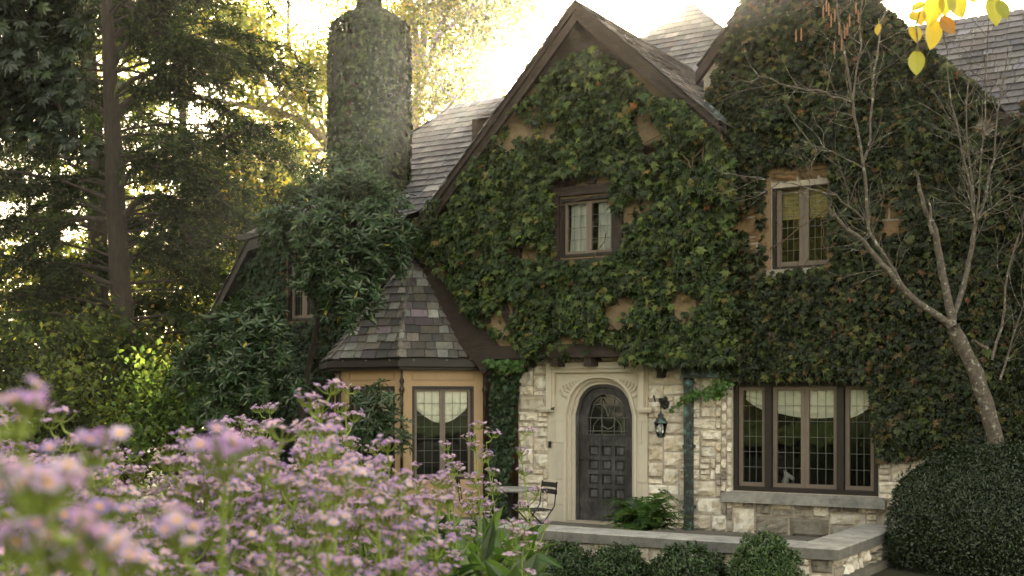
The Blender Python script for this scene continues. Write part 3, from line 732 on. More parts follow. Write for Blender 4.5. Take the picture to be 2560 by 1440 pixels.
# hip slates
for q in (Cb, Lb):
    a = np.array([*q, zs]); n_h = 12
    for i in range(n_h):
        p0 = a + (top3 - a) * (i / n_h); p1 = a + (top3 - a) * ((i + 1.15) / n_h); dn = uvec([q[0] + 3.985, q[1] * 1.0, .9]) * .03
        sd = uvec(np.cross(top3 - a, dn)); c = np.array(R.choice(SLB)) * R.uniform(.6, 1.3)
        br.add([p0 + dn * 1.2, p0 + sd * .04 + dn * .5, p1 + sd * .04 + dn * .2, p1 + dn * .8, p0 - sd * .04 + dn * .5, p1 - sd * .04 + dn * .2], [(0, 1, 2, 3), (4, 0, 3, 5)], c)
br.build('bay_roof', M['slate'], HOUSE)
def offs(pts, d):   # inset (towards the wall) polyline for the bay outline
    s2 = math.sqrt(2) - 1
    return [np.array([pts[0][0] - d * 1.41, 0.0]), np.array([pts[1][0] - d * s2, pts[1][1] + d]), np.array([pts[2][0] + d * s2, pts[2][1] + d]), np.array([pts[3][0] + d * 1.41, 0.0])]
gt = MB()
oo = offs(bay_pts, -.06); ii = offs(bay_pts, .06)
def ring(mb, A, B, z0, z1, col=(1, 1, 1)):
    for i in range(3):
        v = [(*A[i], z0), (*A[i + 1], z0), (*B[i + 1], z0), (*B[i], z0), (*A[i], z1), (*A[i + 1], z1), (*B[i + 1], z1), (*B[i], z1)]
        mb.add(v, [(0, 3, 2, 1), (4, 5, 6, 7), (0, 1, 5, 4), (2, 3, 7, 6)] + ([(3, 0, 4, 7)] if i == 0 else []) + ([(1, 2, 6, 5)] if i == 2 else []), col)
ring(gt, offs(bay_pts, .05), offs(bay_pts, .16), zs - .10, zs - .02)
ring(gt, offs(bay_pts, -.07), offs(bay_pts, .048), zs - .17, zs - .07)
ring(gt, offs(bay_pts, .02), offs(bay_pts, .3), zs - .22, zs - .172)
gt.build('gutter', M['brownpaint'], HOUSE)
# fixing screws with bright heads
fx = MB()
for i in range(3):
    q = np.array(offs(bay_pts, .05)); 
    for tt in (.15, .5, .85):
        p_ = q[i] * (1 - tt) + q[i + 1] * tt; fx = MB(); fx.lathe((p_[0], p_[1] - .004, zs - .062), [(.003, 0), (.008, .004), (.008, .012), (.003, .016)], 6); fx.build('screw_head', M['white'], HOUSE)
# bay walls with window openings, in each face's own frame
BW = offs(bay_pts, .20)
ztop = zs - .2; 
def face_T(A_, B_):
    A_ = np.array(A_); B_ = np.array(B_); u = uvec(B_ - A_); n = np.array([u[1], -u[0]])     # n points outwards
    def T(x, y, z): q = A_ + u * x - n * y; return (q[0], q[1], z)
    return T, np.linalg.norm(B_ - A_)
bwl = MB(); bays = []
for k, (A_, B_) in enumerate([(BW[3], BW[2]), (BW[2], BW[1]), (BW[1], BW[0])]):
    T, L = face_T(A_, B_); m0, m1 = .17, L - .16; z0_, z1_ = .62, xz(1120, 968, -.6)[1] + .02
    for (a, b, c, e) in rect_minus(0, L, -.2, ztop, [(m0, m1, z0_, z1_)]):
        bwl.box(a, b, 0, .1, c, e); bwl.v[-1] = np.array([T(*q) for q in bwl.v[-1]])
    for (a, b, c, e) in [(m0, m1, z1_ + .1, z1_ + .118), (m0, m1, ztop - .07, ztop - .052), (m0, m0 + .018, z1_ + .118, ztop - .07), (m1 - .018, m1, z1_ + .118, ztop - .07)]:
        bwl.box(a, b, -.014, .0, c, e, (.8, .8, .8)); bwl.v[-1] = np.array([T(*q) for q in bwl.v[-1]])
    bays.append((T, m0, m1, z0_, z1_))
bwl.build('bay_wall', M['tanpaint'], HOUSE)
for k, (T, m0, m1, z0_, z1_) in enumerate(bays):
    window(m0, m1, z0_, z1_, .01, [(0, 1, 2 if k != 1 else 2)], fw=.045, sw=.045, T=T, rows=7, room=False, name='bay_window')
br2 = MB(); q = offs(bay_pts, .9); br2.add([(-5.5, .05, -.1), (-2.4, .05, -.1), (-2.4, .05, 2.6), (-5.5, .05, 2.6)], [(0, 1, 2, 3)]); br2.build('room_interior', M['dark'], HOUSE)
for k in (2, 1):
    T, m0, m1, z0_, z1_ = bays[k]
    mid = (m0 + m1) / 2
    if k == 2:
        shade(m0 + .1, mid - .02, z1_ - .06, xz(1040, 1025, -.7)[1], xz(1100, 1058, -.7)[1], .15, 'left half of the draped cream shade in the bay window facing the camera', T, sag=-1, grp='cream shades in the bay window')
        shade(mid + .02, m1 - .1, z1_ - .06, xz(1130, 1058, -.7)[1], xz(1190, 1022, -.7)[1], .15, 'right half of the draped cream shade in the bay window facing the camera', T, sag=-1, grp='cream shades in the bay window')
    else:
        shade(m0 + .1, m1 - .1, z1_ - .06, 1.3, 1.3, .2, 'long cream shade in the foreshortened bay window face behind the shrub', T, sag=.02, grp='cream shades in the bay window')
# corner columns, turned
for q in offs(bay_pts, .17)[0:4]:
    c = MB(); pr = [(.03, .1), (.03, 1.9), (.045, 1.92), (.03, 1.95), (.03, 2.12), (.055, 2.15), (.06, 2.19), (.035, 2.23), (.028, 2.26), (.05, 2.31), (.045, 2.35), (.022, 2.38), (.018, 2.44), (.03, 2.47), (.012, 2.52)]
    c.lathe((q[0], q[1], 0), [(r * .85, z) for r, z in pr], 10); c.build('corner_column', M['bronze'], HOUSE)

# ------------------------------------------------------------------ left wing, in deep shade
LY = .30
def lx(px, py): return xz(px, py, LY)
lw_ = MB(); pts = [lx(555, 775), lx(645, 606), lx(775, 562), lx(1010, 545)]
gp = [lx(540, 1250), lx(1010, 1250)]
poly = [(pts[0][0], -.3), (pts[3][0] + .5, -.3), (pts[3][0] + .5, EZ - .05), (pts[2][0], pts[2][1]), pts[1], pts[0]]
vx0, vz1 = lx(722, 632); vx1, vz0 = lx(795, 800)
for (a, b, c, e) in rect_minus(pts[0][0], pts[3][0] + .5, -.3, vz1, [(vx0, vx1, vz0, vz1)]):
    if a < vx0 and c > .0: 
        lw_.prism([(pts[0][0] + (0 if c < pts[0][1] else 0), c), (b, c), (b, e), (pts[0][0] if e <= pts[0][1] else pts[0][0] + (e - pts[0][1]) / 1.42, e)], LY, LY + .25)
    else: lw_.box(a, b, LY, LY + .25, c, e)
lw_.prism([(pts[0][0] + (vz1 - pts[0][1]) / 1.42, vz1), (pts[3][0] + .5, vz1), (pts[3][0] + .5, EZ - .05), pts[2], pts[1]], LY, LY + .25)
lw_.build('side_wall', M['stucco'], HOUSE)
window(vx0, vx1, vz0, vz1, LY - .02, [(0, 1, 2)], fw=.05, rows=6)
lr = MB()
P3 = [lx(545, 800), pts[1], pts[2], lx(900, 550)]
for (a, b) in zip(P3, P3[1:]):
    A3 = np.array([a[0], LY - .3, a[1] + .04]); d3 = uvec((b[0] - a[0], 0, b[1] - a[1])); H = math.hypot(b[0] - a[0], b[1] - a[1])
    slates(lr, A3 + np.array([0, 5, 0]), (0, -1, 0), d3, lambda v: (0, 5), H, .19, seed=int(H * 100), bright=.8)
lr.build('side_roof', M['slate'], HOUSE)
lb = MB()
for (a, b) in zip(P3, P3[1:]): lb.prism([(a[0], a[1]), (b[0], b[1]), (b[0], b[1] - .2), (a[0], a[1] - .2)], LY - .28, LY - .003)
for (px) in (640, 700, 830): x = lx(px, 900)[0]; lb.box(x, x + .15, LY - .04, LY - .002, 0, 3.2)
lb.box(lx(560, 900)[0], lx(830, 900)[0], LY - .05, LY - .002, 2.6, 2.8); lb.build('side_bargeboard', M['brownpaint'], HOUSE)
# back of the house, so that light does not pass through
bkm = MB(); bkm.box(-8.5, 9.2, 8.0, 8.2, -.3, 5.2); bkm.box(9.2, 9.5, .35, 8.2, -.3, 4.5); bkm.box(-8.8, -8.5, .6, 8.2, -.3, 3.6)
bkm.build('rear_wall', M['stucco'], HOUSE)
# far right wing, mostly under ivy, and its stack
fw_ = MB(); 
fw_.box(7.1, 9.4, -.55, -.03, -.3, 9.6, (1, 1, 1)); fw_.build('end_stack', M['brick'], HOUSE)
vf = MB(); vf.prism([gx(1748, 262), gx(1775, 258), gx(1822, 300), (gx(1822, 340))], GY - .12, GY - .10); vf.build('valley_flashing', M['copper'], HOUSE)
# security lamp and small white box on the gable
sl1 = MB(); q = at(1741, 392, GY - .18); sl1.lathe((q[0], q[1], q[2] - .09), [(.085, 0), (.075, .06), (.05, .13), (.04, .19), (.015, .21)], 12)
sl1.tube([(q[0], q[1], q[2] + .11), (q[0], q[1] + .05, q[2] + .16), (q[0], GY, q[2] + .15)], .012, 6)
tag(sl1.build('security_lamp', mat('grey_lamp_metal', (.33, .29, .27), .6)), 'small grey bell-shaped lamp sticking out of the creeper near the valley', 'lamp')
sl2 = MB(); q = at(1688, 428, GY - .14); sl2.box(q[0] - .11, q[0] + .11, q[1] - .06, GY, q[2] - .02, q[2] + .025); sl2.box(q[0] - .06, q[0] + .06, q[1] - .02, GY, q[2] - .07, q[2] - .022, (.7, .65, .6))
tag(sl2.build('floodlight', M['white']), 'small white flood light box half hidden in the gable creeper', 'floodlight')
hk = MB(); q = at(1262, 930, -.12); hk.tube([(q[0] + .055 * math.cos(a), q[1], q[2] + .055 * math.sin(a)) for a in np.linspace(-2.6, 1.0, 12)], [.006 + .012 * math.sin(i / 11 * math.pi) for i in range(12)], 6)
tag(hk.build('hook', M['white']), 'pale crescent hook above the ivy strip beside the bay', 'hook')

# ------------------------------------------------------------------ rainwater pipe, lantern
dpx = xz(1721, 1100, -.14)[0]; dp_ = MB(); zt_ = xz(1721, 940, -.14)[1]
dp_.box(dpx - .06, dpx + .06, -.19, -.07, -.02, zt_, (1, 1, 1))
for z in (.3, 1.25, zt_ - .12): dp_.box(dpx - .075, dpx + .075, -.2, -.01, z, z + .05)
for sx_ in (-.035, 0, .035): dp_.box(dpx + sx_ - .006, dpx + sx_ + .006, -.197, -.19, .02, zt_ - .02)
DP = dp_.build('downpipe', M['copper'], HOUSE)
hx0 = xz(1707, 925, -.2)[0]; hx1 = xz(1812, 925, -.2)[0]; hh = MB(); hh.box(hx0, hx1, -.27, -.02, zt_ + .0, zt_ + .17); hh.box(hx0 - .02, hx1 + .02, -.29, -.02, zt_ + .172, zt_ + .205); hh.box(hx0 - .01, hx1 + .01, -.28, -.02, zt_ - .03, zt_ - .002)
for i in range(9):
    x = hx0 + .06 + (hx1 - hx0 - .12) * i / 8; hh.lathe((x, -.272, zt_ + .04), [(.006, 0), (.028, .02), (.03, .05), (.02, .08), (.005, .09)], 8)
hh.build('rainwater_head', M['copper'], DP)

LT = empty('wall_lantern', tuple(at(1652, 1060, -.35))); L0 = np.array(LT.location)
tag(LT, 'dark verdigris lantern hanging from a scrolled iron bracket beside the arched door', 'lantern')
def rel(mb, name, m, parent): return mb.build(name, m, parent, origin=L0)
q = at(1664, 1008, -.02); hk_ = np.array([L0[0], L0[1], at(1652, 1022, -.35)[2]])
b_ = MB(); b_.tube([(q[0], .0, q[2]), (q[0], -.08, q[2] + .03), (q[0] - .01, -.2, q[2] + .05), (hk_[0], -.3, hk_[2] + .06), (hk_[0], -.35, hk_[2] + .03), (hk_[0], -.35, hk_[2])], [.05, .045, .03, .022, .018, .012], 8, rough=.5)
for (dx_, dz_, r_) in [(-.03, .02, .045), (.03, .0, .05), (0, -.06, .04), (0.01, .07, .04), (.04, -.05, .03)]: b_.lathe((q[0] + dx_, -.05, q[2] + dz_ - r_), [(.01, 0), (r_, r_ * .6), (r_, r_ * 1.3), (.01, r_ * 2)], 8)
b_.tube([(q[0] - .05, -.3, q[2] + .02), (q[0] - .05, -.36, q[2] + .12)], [.01, .016], 5)
rel(b_, 'bracket', M['black'], LT)
c_ = MB(); zt1 = at(1652, 1040, -.35)[2]; 
for i in range(4):
    z = zt1 + (hk_[2] - zt1) * i / 4; c_.tube([(hk_[0] + .013 * math.cos(a), -.35 + (.013 * math.sin(a) if i % 2 else 0), z + .02 + .02 * math.sin(a + (0 if i % 2 == 0 else 1))) for a in np.linspace(0, 6.28, 9)], .0035, 4)
rel(c_, 'chain', M['black'], LT)
zb1 = at(1652, 1090, -.35)[2]; ztp = at(1652, 1056, -.35)[2]
r_ = MB(); r_.lathe((L0[0], -.35, ztp), [(.12, -.012), (.122, 0), (.088, .03), (.082, .06), (.055, .072), (.048, .10), (.058, .112), (.03, .14), (.012, .15), (.01, .18)], 6); r_.lathe((L0[0], -.35, zb1 - .03), [(.02, 0), (.07, .02), (.072, .03)], 6)
for i in range(6):
    a = i * math.pi / 3; r_.tube([(L0[0] + .07 * math.cos(a), -.35 + .07 * math.sin(a), zb1), (L0[0] + .108 * math.cos(a), -.35 + .108 * math.sin(a), ztp)], .006, 4)
rel(r_, 'cage', M['copper'], LT)
gg = MB(); gg.lathe((L0[0], -.35, zb1), [(.064, .0), (.10, ztp - zb1 - .01)], 6); rel(gg, 'lantern_glass', M['glass'], LT)
cd = MB(); cd.lathe((L0[0], -.35, zb1), [(.02, 0), (.02, .12), (.006, .14)], 8); rel(cd, 'candle', M['white'], LT)

# ------------------------------------------------------------------ chimney
chc = at(923, 300, 1.1); CHX, CHY = chc[0], 1.1
chimz = at(923, 40, 1.1)[2]; chw = .66
def round_prism(mb, cx, cy, ax, ay, z0, z1, pw=2.9, n=28):
    V = []
    for z in (z0, z1):
        for k in range(n):
            a = 2 * math.pi * k / n; ca, sa = math.cos(a), math.sin(a)
            V.append((cx + ax * math.copysign(abs(ca) ** (2 / pw), ca), cy + ay * math.copysign(abs(sa) ** (2 / pw), sa), z))
    mb.add(V, [(k, (k + 1) % n, n + (k + 1) % n, n + k) for k in range(n)] + [tuple(range(n, 2 * n))])
cm = MB(); round_prism(cm, CHX, CHY, .70, .56, 3.0, chimz - .62); round_prism(cm, CHX, CHY, .45, .35, chimz - .62, chimz - .3); round_prism(cm, CHX, CHY, .18, .14, chimz - .3, chimz + .8); round_prism(cm, CHX, CHY, .80, .64, 2.0, 4.7)
CHIM = cm.build('chimney', M['brick'], HOUSE)

# ------------------------------------------------------------------ creepers
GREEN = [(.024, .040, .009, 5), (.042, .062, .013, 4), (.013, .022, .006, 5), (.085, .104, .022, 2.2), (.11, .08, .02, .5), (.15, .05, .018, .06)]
def ivy(name, label, poly, Y, n, size, holes=(), thick=.16, pal=GREEN, thr=-.25, nsc=1.3, tmpl=IVY5, seed=0, mats='ivy', clump=1.0, group=None, face=.42, stems=60, droop=.5):
    P = np.array(poly); x = rng.uniform(P[:, 0].min(), P[:, 0].max(), n * 3); z = rng.uniform(P[:, 1].min(), P[:, 1].max(), n * 3)
    k = inpoly(x, z, poly)
    for h in holes:
        k &= ~((x > h[0]) & (x < h[1]) & (z > h[2]) & (z < h[3]))
    x = x[k][:n * 2]; z = z[k][:n * 2]
    pts = np.stack([x, np.zeros_like(x), z], 1); nn = nz3(pts, nsc, seed + 5.0) + .5 * nz3(pts, nsc * 2.7, seed + 1.0)
    keep = nn > thr + rng.normal(0, .12, len(nn)); x = x[keep][:n]; z = z[keep][:n]; nn = nn[keep][:n]; m = len(x)
    bump = nz3(np.stack([x, np.zeros_like(x), z], 1), 2.4, seed + 9.0)
    y = Y - .03 - thick * np.clip(rng.random(m) * (.5 + .7 * (bump + .4)) * clump, 0.05, 1.4)
    nrm = np.stack([rng.normal(0, face, m), -np.ones(m), rng.normal(droop, face, m)], 1)
    rot = rots(nrm, rng.normal(0, .36, m)); sc = size * rng.uniform(.55, 1.25, m)
    th_ = empty(name, (0, 0, 0)); tag(th_, label, 'climbing plant', group)
    mb = MB(); 
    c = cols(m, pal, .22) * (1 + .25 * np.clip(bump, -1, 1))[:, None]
    mb.scatter(*tmpl, np.stack([x, y, z], 1), rot, sc, c); mb.build('foliage', M[mats], th_)
    sb = MB()
    for i in range(stems):
        j = rng.integers(m); p0 = np.array([x[j], Y - .02, z[j]]); L_ = [p0]; dv = np.array([rng.normal(0, .5), 0, 1.0])
        for q in range(rng.integers(4, 9)):
            dv = dv + np.array([rng.normal(0, .5), 0, rng.normal(0, .2)]); L_.append(L_[-1] + dv * .1 * rng.uniform(.6, 1.4) + np.array([0, rng.normal(0, .01), 0]))
            L_[-1][1] = min(L_[-1][1], Y - .012)
        L_ = [q for q in L_ if inpoly(np.array([q[0]]), np.array([q[2]]), poly)[0]]
        if len(L_) > 2: sb.tube(L_, [.012 * (1 - .6 * i_ / len(L_)) for i_ in range(len(L_))], 5)
    if sb.n: sb.build('vine_stem', M['vine'], th_)
    return th_
gpoly = [gx(*q) for q in [(1048, 622), (1075, 575), (1130, 520), (1180, 440), (1235, 350), (1290, 290), (1360, 230), (1420, 150), (1500, 120), (1600, 200), (1700, 300), (1790, 360), (1845, 420), (1850, 905), (1700, 912), (1560, 905), (1345, 905), (1320, 870), (1240, 835), (1190, 790), (1150, 720), (1100, 670)]]
whole = (kx0 - .08, kx1 + .04, kz0 - .08, kz1 + .34)
ivy('gable_creeper', 'leafy green creeper spreading over the half timbered middle gable round its small window', gpoly, GY - .05, 17000, .142, [whole], thick=.28, thr=-.17, seed=2, stems=90)
edge = [gx(*q) for q in [(1010, 640), (1100, 500), (1130, 505), (1040, 680)]]
ivy('rake_creeper', 'thin small leaved creeper climbing the left bargeboard of the middle gable', edge, GY - .28, 500, .07, thick=.08, seed=4, stems=8, tmpl=IVY3)
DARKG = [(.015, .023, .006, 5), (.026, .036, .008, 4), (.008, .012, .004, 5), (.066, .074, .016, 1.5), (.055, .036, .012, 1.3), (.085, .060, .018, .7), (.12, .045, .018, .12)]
rp = [(WX0 - .2, 2.6), (WX0 - .15, 3.4), (WX0 - .1, 6.0), (WX0 + .22, wing_roofz(WX0 + .22) - .42), (2.2, wing_roofz(2.2) - .12), (2.5, wing_roofz(2.5) + .1), (apX - .3, apZ + .2), (apX + .4, apZ), (5.2, wing_roofz(5.2) + .15), (6.3, wing_roofz(6.3) + .15), (7.1, 6.4), (7.1, 1.0), (6.5, .55), (5.6, .9), (5.15, 1.2), (wx1 + .02, 1.1), (wx1 - .1, wz1 + .02), (3.6, wz1 + .03), (wx0 + .1, wz1 + .05), (WX0 + .1, 2.55)]
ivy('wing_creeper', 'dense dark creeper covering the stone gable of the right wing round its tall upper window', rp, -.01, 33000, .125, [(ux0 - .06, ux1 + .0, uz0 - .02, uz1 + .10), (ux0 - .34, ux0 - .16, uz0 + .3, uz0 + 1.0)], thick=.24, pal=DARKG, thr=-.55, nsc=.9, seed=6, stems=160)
ep = [(6.9, 0), (9.4, 0), (9.4, 9.8), (7.0, 9.8)]
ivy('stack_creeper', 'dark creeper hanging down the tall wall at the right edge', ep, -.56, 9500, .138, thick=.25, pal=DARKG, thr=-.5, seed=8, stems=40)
sp = [xz(*q, -.02) for q in [(1238, 905), (1330, 905), (1318, 930), (1302, 960), (1296, 1050), (1288, 1150), (1276, 1250), (1285, 1310), (1230, 1310), (1236, 1100)]]
SM = [(.022, .042, .018, 5), (.03, .055, .02, 4), (.018, .034, .016, 4)]
ivy('ivy_strip', 'dark narrow ivy column between the bay window and the pale stone wall', sp, -.03, 1900, .085, thick=.2, pal=SM, thr=-.9, seed=10, tmpl=IVY3, stems=10)
sp = [xz(*q, -.2) for q in [(1225, 900), (1330, 900), (1315, 925), (1240, 922)]]
ivy('ivy_tuft', 'bright green ivy tuft spilling over the top of the dark ivy column', sp, -.25, 260, .09, thick=.2, pal=[(.05, .10, .025)], thr=-.9, seed=11, tmpl=IVY3, stems=3)
# sprig from the lantern past the pipe
sg = MB(); pl = [at(*q, -.22) for q in [(1672, 1030), (1700, 1005), (1722, 992), (1750, 978), (1775, 985), (1800, 968), (1822, 950)]]
sgt = empty('ivy_sprig'); tag(sgt, 'thin ivy sprig trailing from the lantern bracket across the copper pipe', 'climbing plant')
sg.tube(pl, .006, 5); sg.build('vine_stem', M['vine'], sgt)
m = 230; tt = rng.random(m) ** .6 * (len(pl) - 1.001); i0 = tt.astype(int); ff = (tt - i0)[:, None]; PP = np.array(pl); pos = PP[i0] * (1 - ff) + PP[i0 + 1] * ff + rng.normal(0, .04, (m, 3)) * (.4 + tt / 5)[:, None]
sg = MB(); sg.scatter(*IVY3, pos, rots(np.stack([rng.normal(0, .4, m), -np.ones(m), rng.normal(.3, .4, m)], 1), rng.normal(0, .7, m)), .075 * rng.uniform(.6, 1.2, m), cols(m, [(.05, .11, .025), (.08, .14, .03)])); sg.build('foliage', M['ivy'], sgt)
vp = [gx(*q) for q in [(1640, 250), (1720, 262), (1800, 330), (1860, 400), (1860, 520), (1760, 480), (1700, 380)]]
ivy('valley_creeper', 'creeper tumbling over the lower right end of the middle gable bargeboard', vp, GY - .36, 900, .15, [(xz(1715, 390, -.6)[0], xz(1775, 390, -.6)[0], xz(1740, 425, -.6)[1], xz(1740, 355, -.6)[1])], thick=.12, thr=-.35, seed=14, stems=10)
# left wing: dark ivy on the shaded wall
lp = [lx(*q) for q in [(560, 790), (650, 620), (780, 585), (990, 575), (1000, 1200), (830, 1200), (560, 1200)]]
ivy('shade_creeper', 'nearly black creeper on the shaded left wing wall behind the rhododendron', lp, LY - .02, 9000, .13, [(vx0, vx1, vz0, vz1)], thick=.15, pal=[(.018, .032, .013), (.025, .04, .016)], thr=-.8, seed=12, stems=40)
# chimney ivy on a rounded stack
def ring_ivy(name, label, cx, cy, ax, ay, z0, z1, n, size, pal, flare=None, parent=None, pw=2.9):
    a = rng.uniform(0, 2 * math.pi, n); z = rng.uniform(z0, z1, n); ca, sa = np.cos(a), np.sin(a)
    sx = np.sign(ca) * np.abs(ca) ** (2 / pw); sy = np.sign(sa) * np.abs(sa) ** (2 / pw)
    k = 1 + .05 * nz3(np.stack([ca * 2, sa * 2, z], 1), 1.3, 3.0) + .03 * rng.random(n)
    if flare is not None: k = k * flare(z)
    pos = np.stack([cx + ax * sx * k, cy + ay * sy * k, z], 1)
    pos[:, :2] += rng.normal(0, .015, (n, 2))
    nrm = np.stack([sx / ax, sy / ay, np.full(n, .25)], 1) + rng.normal(0, .35, (n, 3))
    c = cols(n, pal, .2); t_ = empty(name); tag(t_, label, 'climbing plant')
    mb = MB(); mb.scatter(*IVY3, pos, rots(nrm, rng.normal(0, .5, n)), size * rng.uniform(.6, 1.25, n), c); mb.build('foliage', M['ivy'], t_); return t_
topz = at(923, 62, 1.1)[2]
def fl(z):
    return 1 - .68 * np.clip((z - topz) / .32, 0, 1) ** 1.2 - .06 * np.clip((z - topz + .5) / .5, 0, 1) + .0 + .14 * np.clip((5.5 - z) / 1.2, 0, 1)
ring_ivy('chimney_ivy', 'small leaved ivy wrapping the tall chimney stack completely', CHX, CHY, .76, .62, 4.3, chimz + .75, 17000, .13, [(.024, .038, .011, 4), (.015, .025, .008, 4), (.046, .064, .017, 2), (.007, .013, .004, 4)], fl)
tv = MB()
for i in range(26):
    p0 = np.array([CHX + rng.uniform(.1, .55), CHY - .74 - rng.uniform(0, .06), 5.0 + rng.uniform(0, .6)]); L_ = [p0 + np.array([rng.normal(0, .05) * q, -.01 * q, -.12 * q + .0]) for q in range(6)]; tv.tube(L_, .006, 4)
tag(tv.build('dead_vine', mat('dry_vine', (.30, .19, .11), .9)), 'tangle of dry brown vine stems low on the chimney ivy', 'dead vine')

# ------------------------------------------------------------------ low garden wall
gwr = empty('garden_wall', (0, 0, 0)); tag(gwr, 'low rough limestone wall with grey slab coping turning a corner in front of the terrace', 'wall')
CZ = .315; FX = 5.1
st = MB(); st.box(-9, FX - .06, -3.97, -3.55, -.45, CZ - .13, (1, 1, 1), 1); st.box(FX - .38, FX - .06, -3.55, -1.1, -.45, CZ - .13, (1, 1, 1), 1)
ashlar(st, -4.5, FX - .06, -.35, CZ - .13, lambda u, v, d: (u, -3.975 - d, v), seed=91, res=(6, 5), stain=lambda u, v: .08)
ashlar(st, -3.97, -1.1, -.35, CZ - .13, lambda u, v, d: (FX - .055 + d, u, v), seed=92, res=(6, 5), stain=lambda u, v: .2)
ashlar(st, 0, .30, -.35, CZ - .13, lambda u, v, d: (FX - .06 - u, -1.095 + d, v), seed=93, stain=lambda u, v: .2)
st.build('rubble_face', [M['stone'], M['mortar']], gwr)
cp = MB(); xx = -9.0
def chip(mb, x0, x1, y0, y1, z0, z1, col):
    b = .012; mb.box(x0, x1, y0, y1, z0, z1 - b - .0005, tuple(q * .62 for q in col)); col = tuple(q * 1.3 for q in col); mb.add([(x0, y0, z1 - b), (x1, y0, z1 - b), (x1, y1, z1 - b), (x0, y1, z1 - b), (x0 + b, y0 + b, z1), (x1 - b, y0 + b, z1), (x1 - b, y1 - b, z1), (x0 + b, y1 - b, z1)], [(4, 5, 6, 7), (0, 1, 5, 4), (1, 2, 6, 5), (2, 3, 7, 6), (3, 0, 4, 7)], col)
edges = [-9, -7.2, -5.4, -3.7, -2.0, -.3, 1.55, 3.3, 4.58]
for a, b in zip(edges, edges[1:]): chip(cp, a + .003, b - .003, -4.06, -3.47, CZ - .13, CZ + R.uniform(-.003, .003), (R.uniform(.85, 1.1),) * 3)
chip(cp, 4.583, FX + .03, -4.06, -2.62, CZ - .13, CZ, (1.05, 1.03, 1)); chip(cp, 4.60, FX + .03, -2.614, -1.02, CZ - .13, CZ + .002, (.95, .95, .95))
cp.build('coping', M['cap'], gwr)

# ------------------------------------------------------------------ bistro chairs and table on the terrace
def bistro_chair(loc, rz, label):
    t_ = empty('bistro_chair', loc, rz); tag(t_, label, 'chair', 'black slatted bistro chairs on the terrace')
    s_ = MB()
    for i in range(5): s_.box(-.2, .2, -.19 + i * .078, -.13 + i * .078, .44, .455)
    s_.build('seat', M['black'], t_)
    b2 = MB()
    for z in (.70, .80): 
        V_ = [(-.2 + .4 * i / 8, .235 + .03 * math.sin(math.pi * i / 8), z) for i in range(9)]
        b2.add([(x, y, z_ + dz) for (x, y, z_) in V_ for dz in (-.036, .036)] + [(x, y + .012, z_ + dz) for (x, y, z_) in V_ for dz in (-.036, .036)],
               [(2 * i, 2 * i + 2, 2 * i + 3, 2 * i + 1) for i in range(8)] + [(18 + 2 * i, 18 + 2 * i + 1, 18 + 2 * i + 3, 18 + 2 * i + 2) for i in range(8)] + [(2 * i + 1, 2 * i + 3, 18 + 2 * i + 3, 18 + 2 * i + 1) for i in range(8)])
    b2.build('backrest', M['black'], t_)
    for sx_ in (-.2, .2):
        l_ = MB(); l_.tube([(sx_, .245, .85), (sx_, .20, .5), (sx_ * 1.0, .0, .25), (sx_, -.23, .0)], .011, 6); l_.build('leg', M['black'], t_)
        l_ = MB(); l_.tube([(sx_ * .92, -.2, .44), (sx_ * .92, .0, .25), (sx_ * .92, .25, .0)], .011, 6); l_.build('leg', M['black'], t_)
    l_ = MB(); l_.tube([(-.2, .12, .12), (.2, .12, .12)], .008, 5); l_.tube([(-.2, -.14, .1), (.2, -.14, .1)], .008, 5); l_.build('stretcher', M['black'], t_)
    return t_
q = at(1338, 1300, -2.6); bistro_chair((q[0], -2.6, -.03), math.radians(-28), 'black slatted bistro chair turned towards the door, to the right of the table')
q = at(1185, 1300, -2.3); bistro_chair((q[0], -2.3, -.03), math.radians(120), 'black slatted bistro chair mostly hidden by the asters, to the left of the table')
q = at(1275, 1300, -2.2); tl = empty('bistro_table', (q[0], -2.2, -.03)); tag(tl, 'round stone topped bistro table between the two black chairs', 'table')
a_ = MB(); a_.lathe((0, 0, 0), [(.36, .665), (.38, .68), (.38, .70), (.36, .71)], 28); a_.build('tabletop', M['cap'], tl)
a_ = MB(); a_.lathe((0, 0, 0), [(.04, .1), (.025, .3), (.035, .6), (.12, .664)], 12); a_.build('pedestal', M['black'], tl)
for i in range(3):
    a = i * 2.09; a_ = MB(); a_.tube([(0, 0, .2), (.15 * math.cos(a), .15 * math.sin(a), .12), (.28 * math.cos(a), .28 * math.sin(a), .0)], .014, 6); a_.build('leg', M['black'], tl)

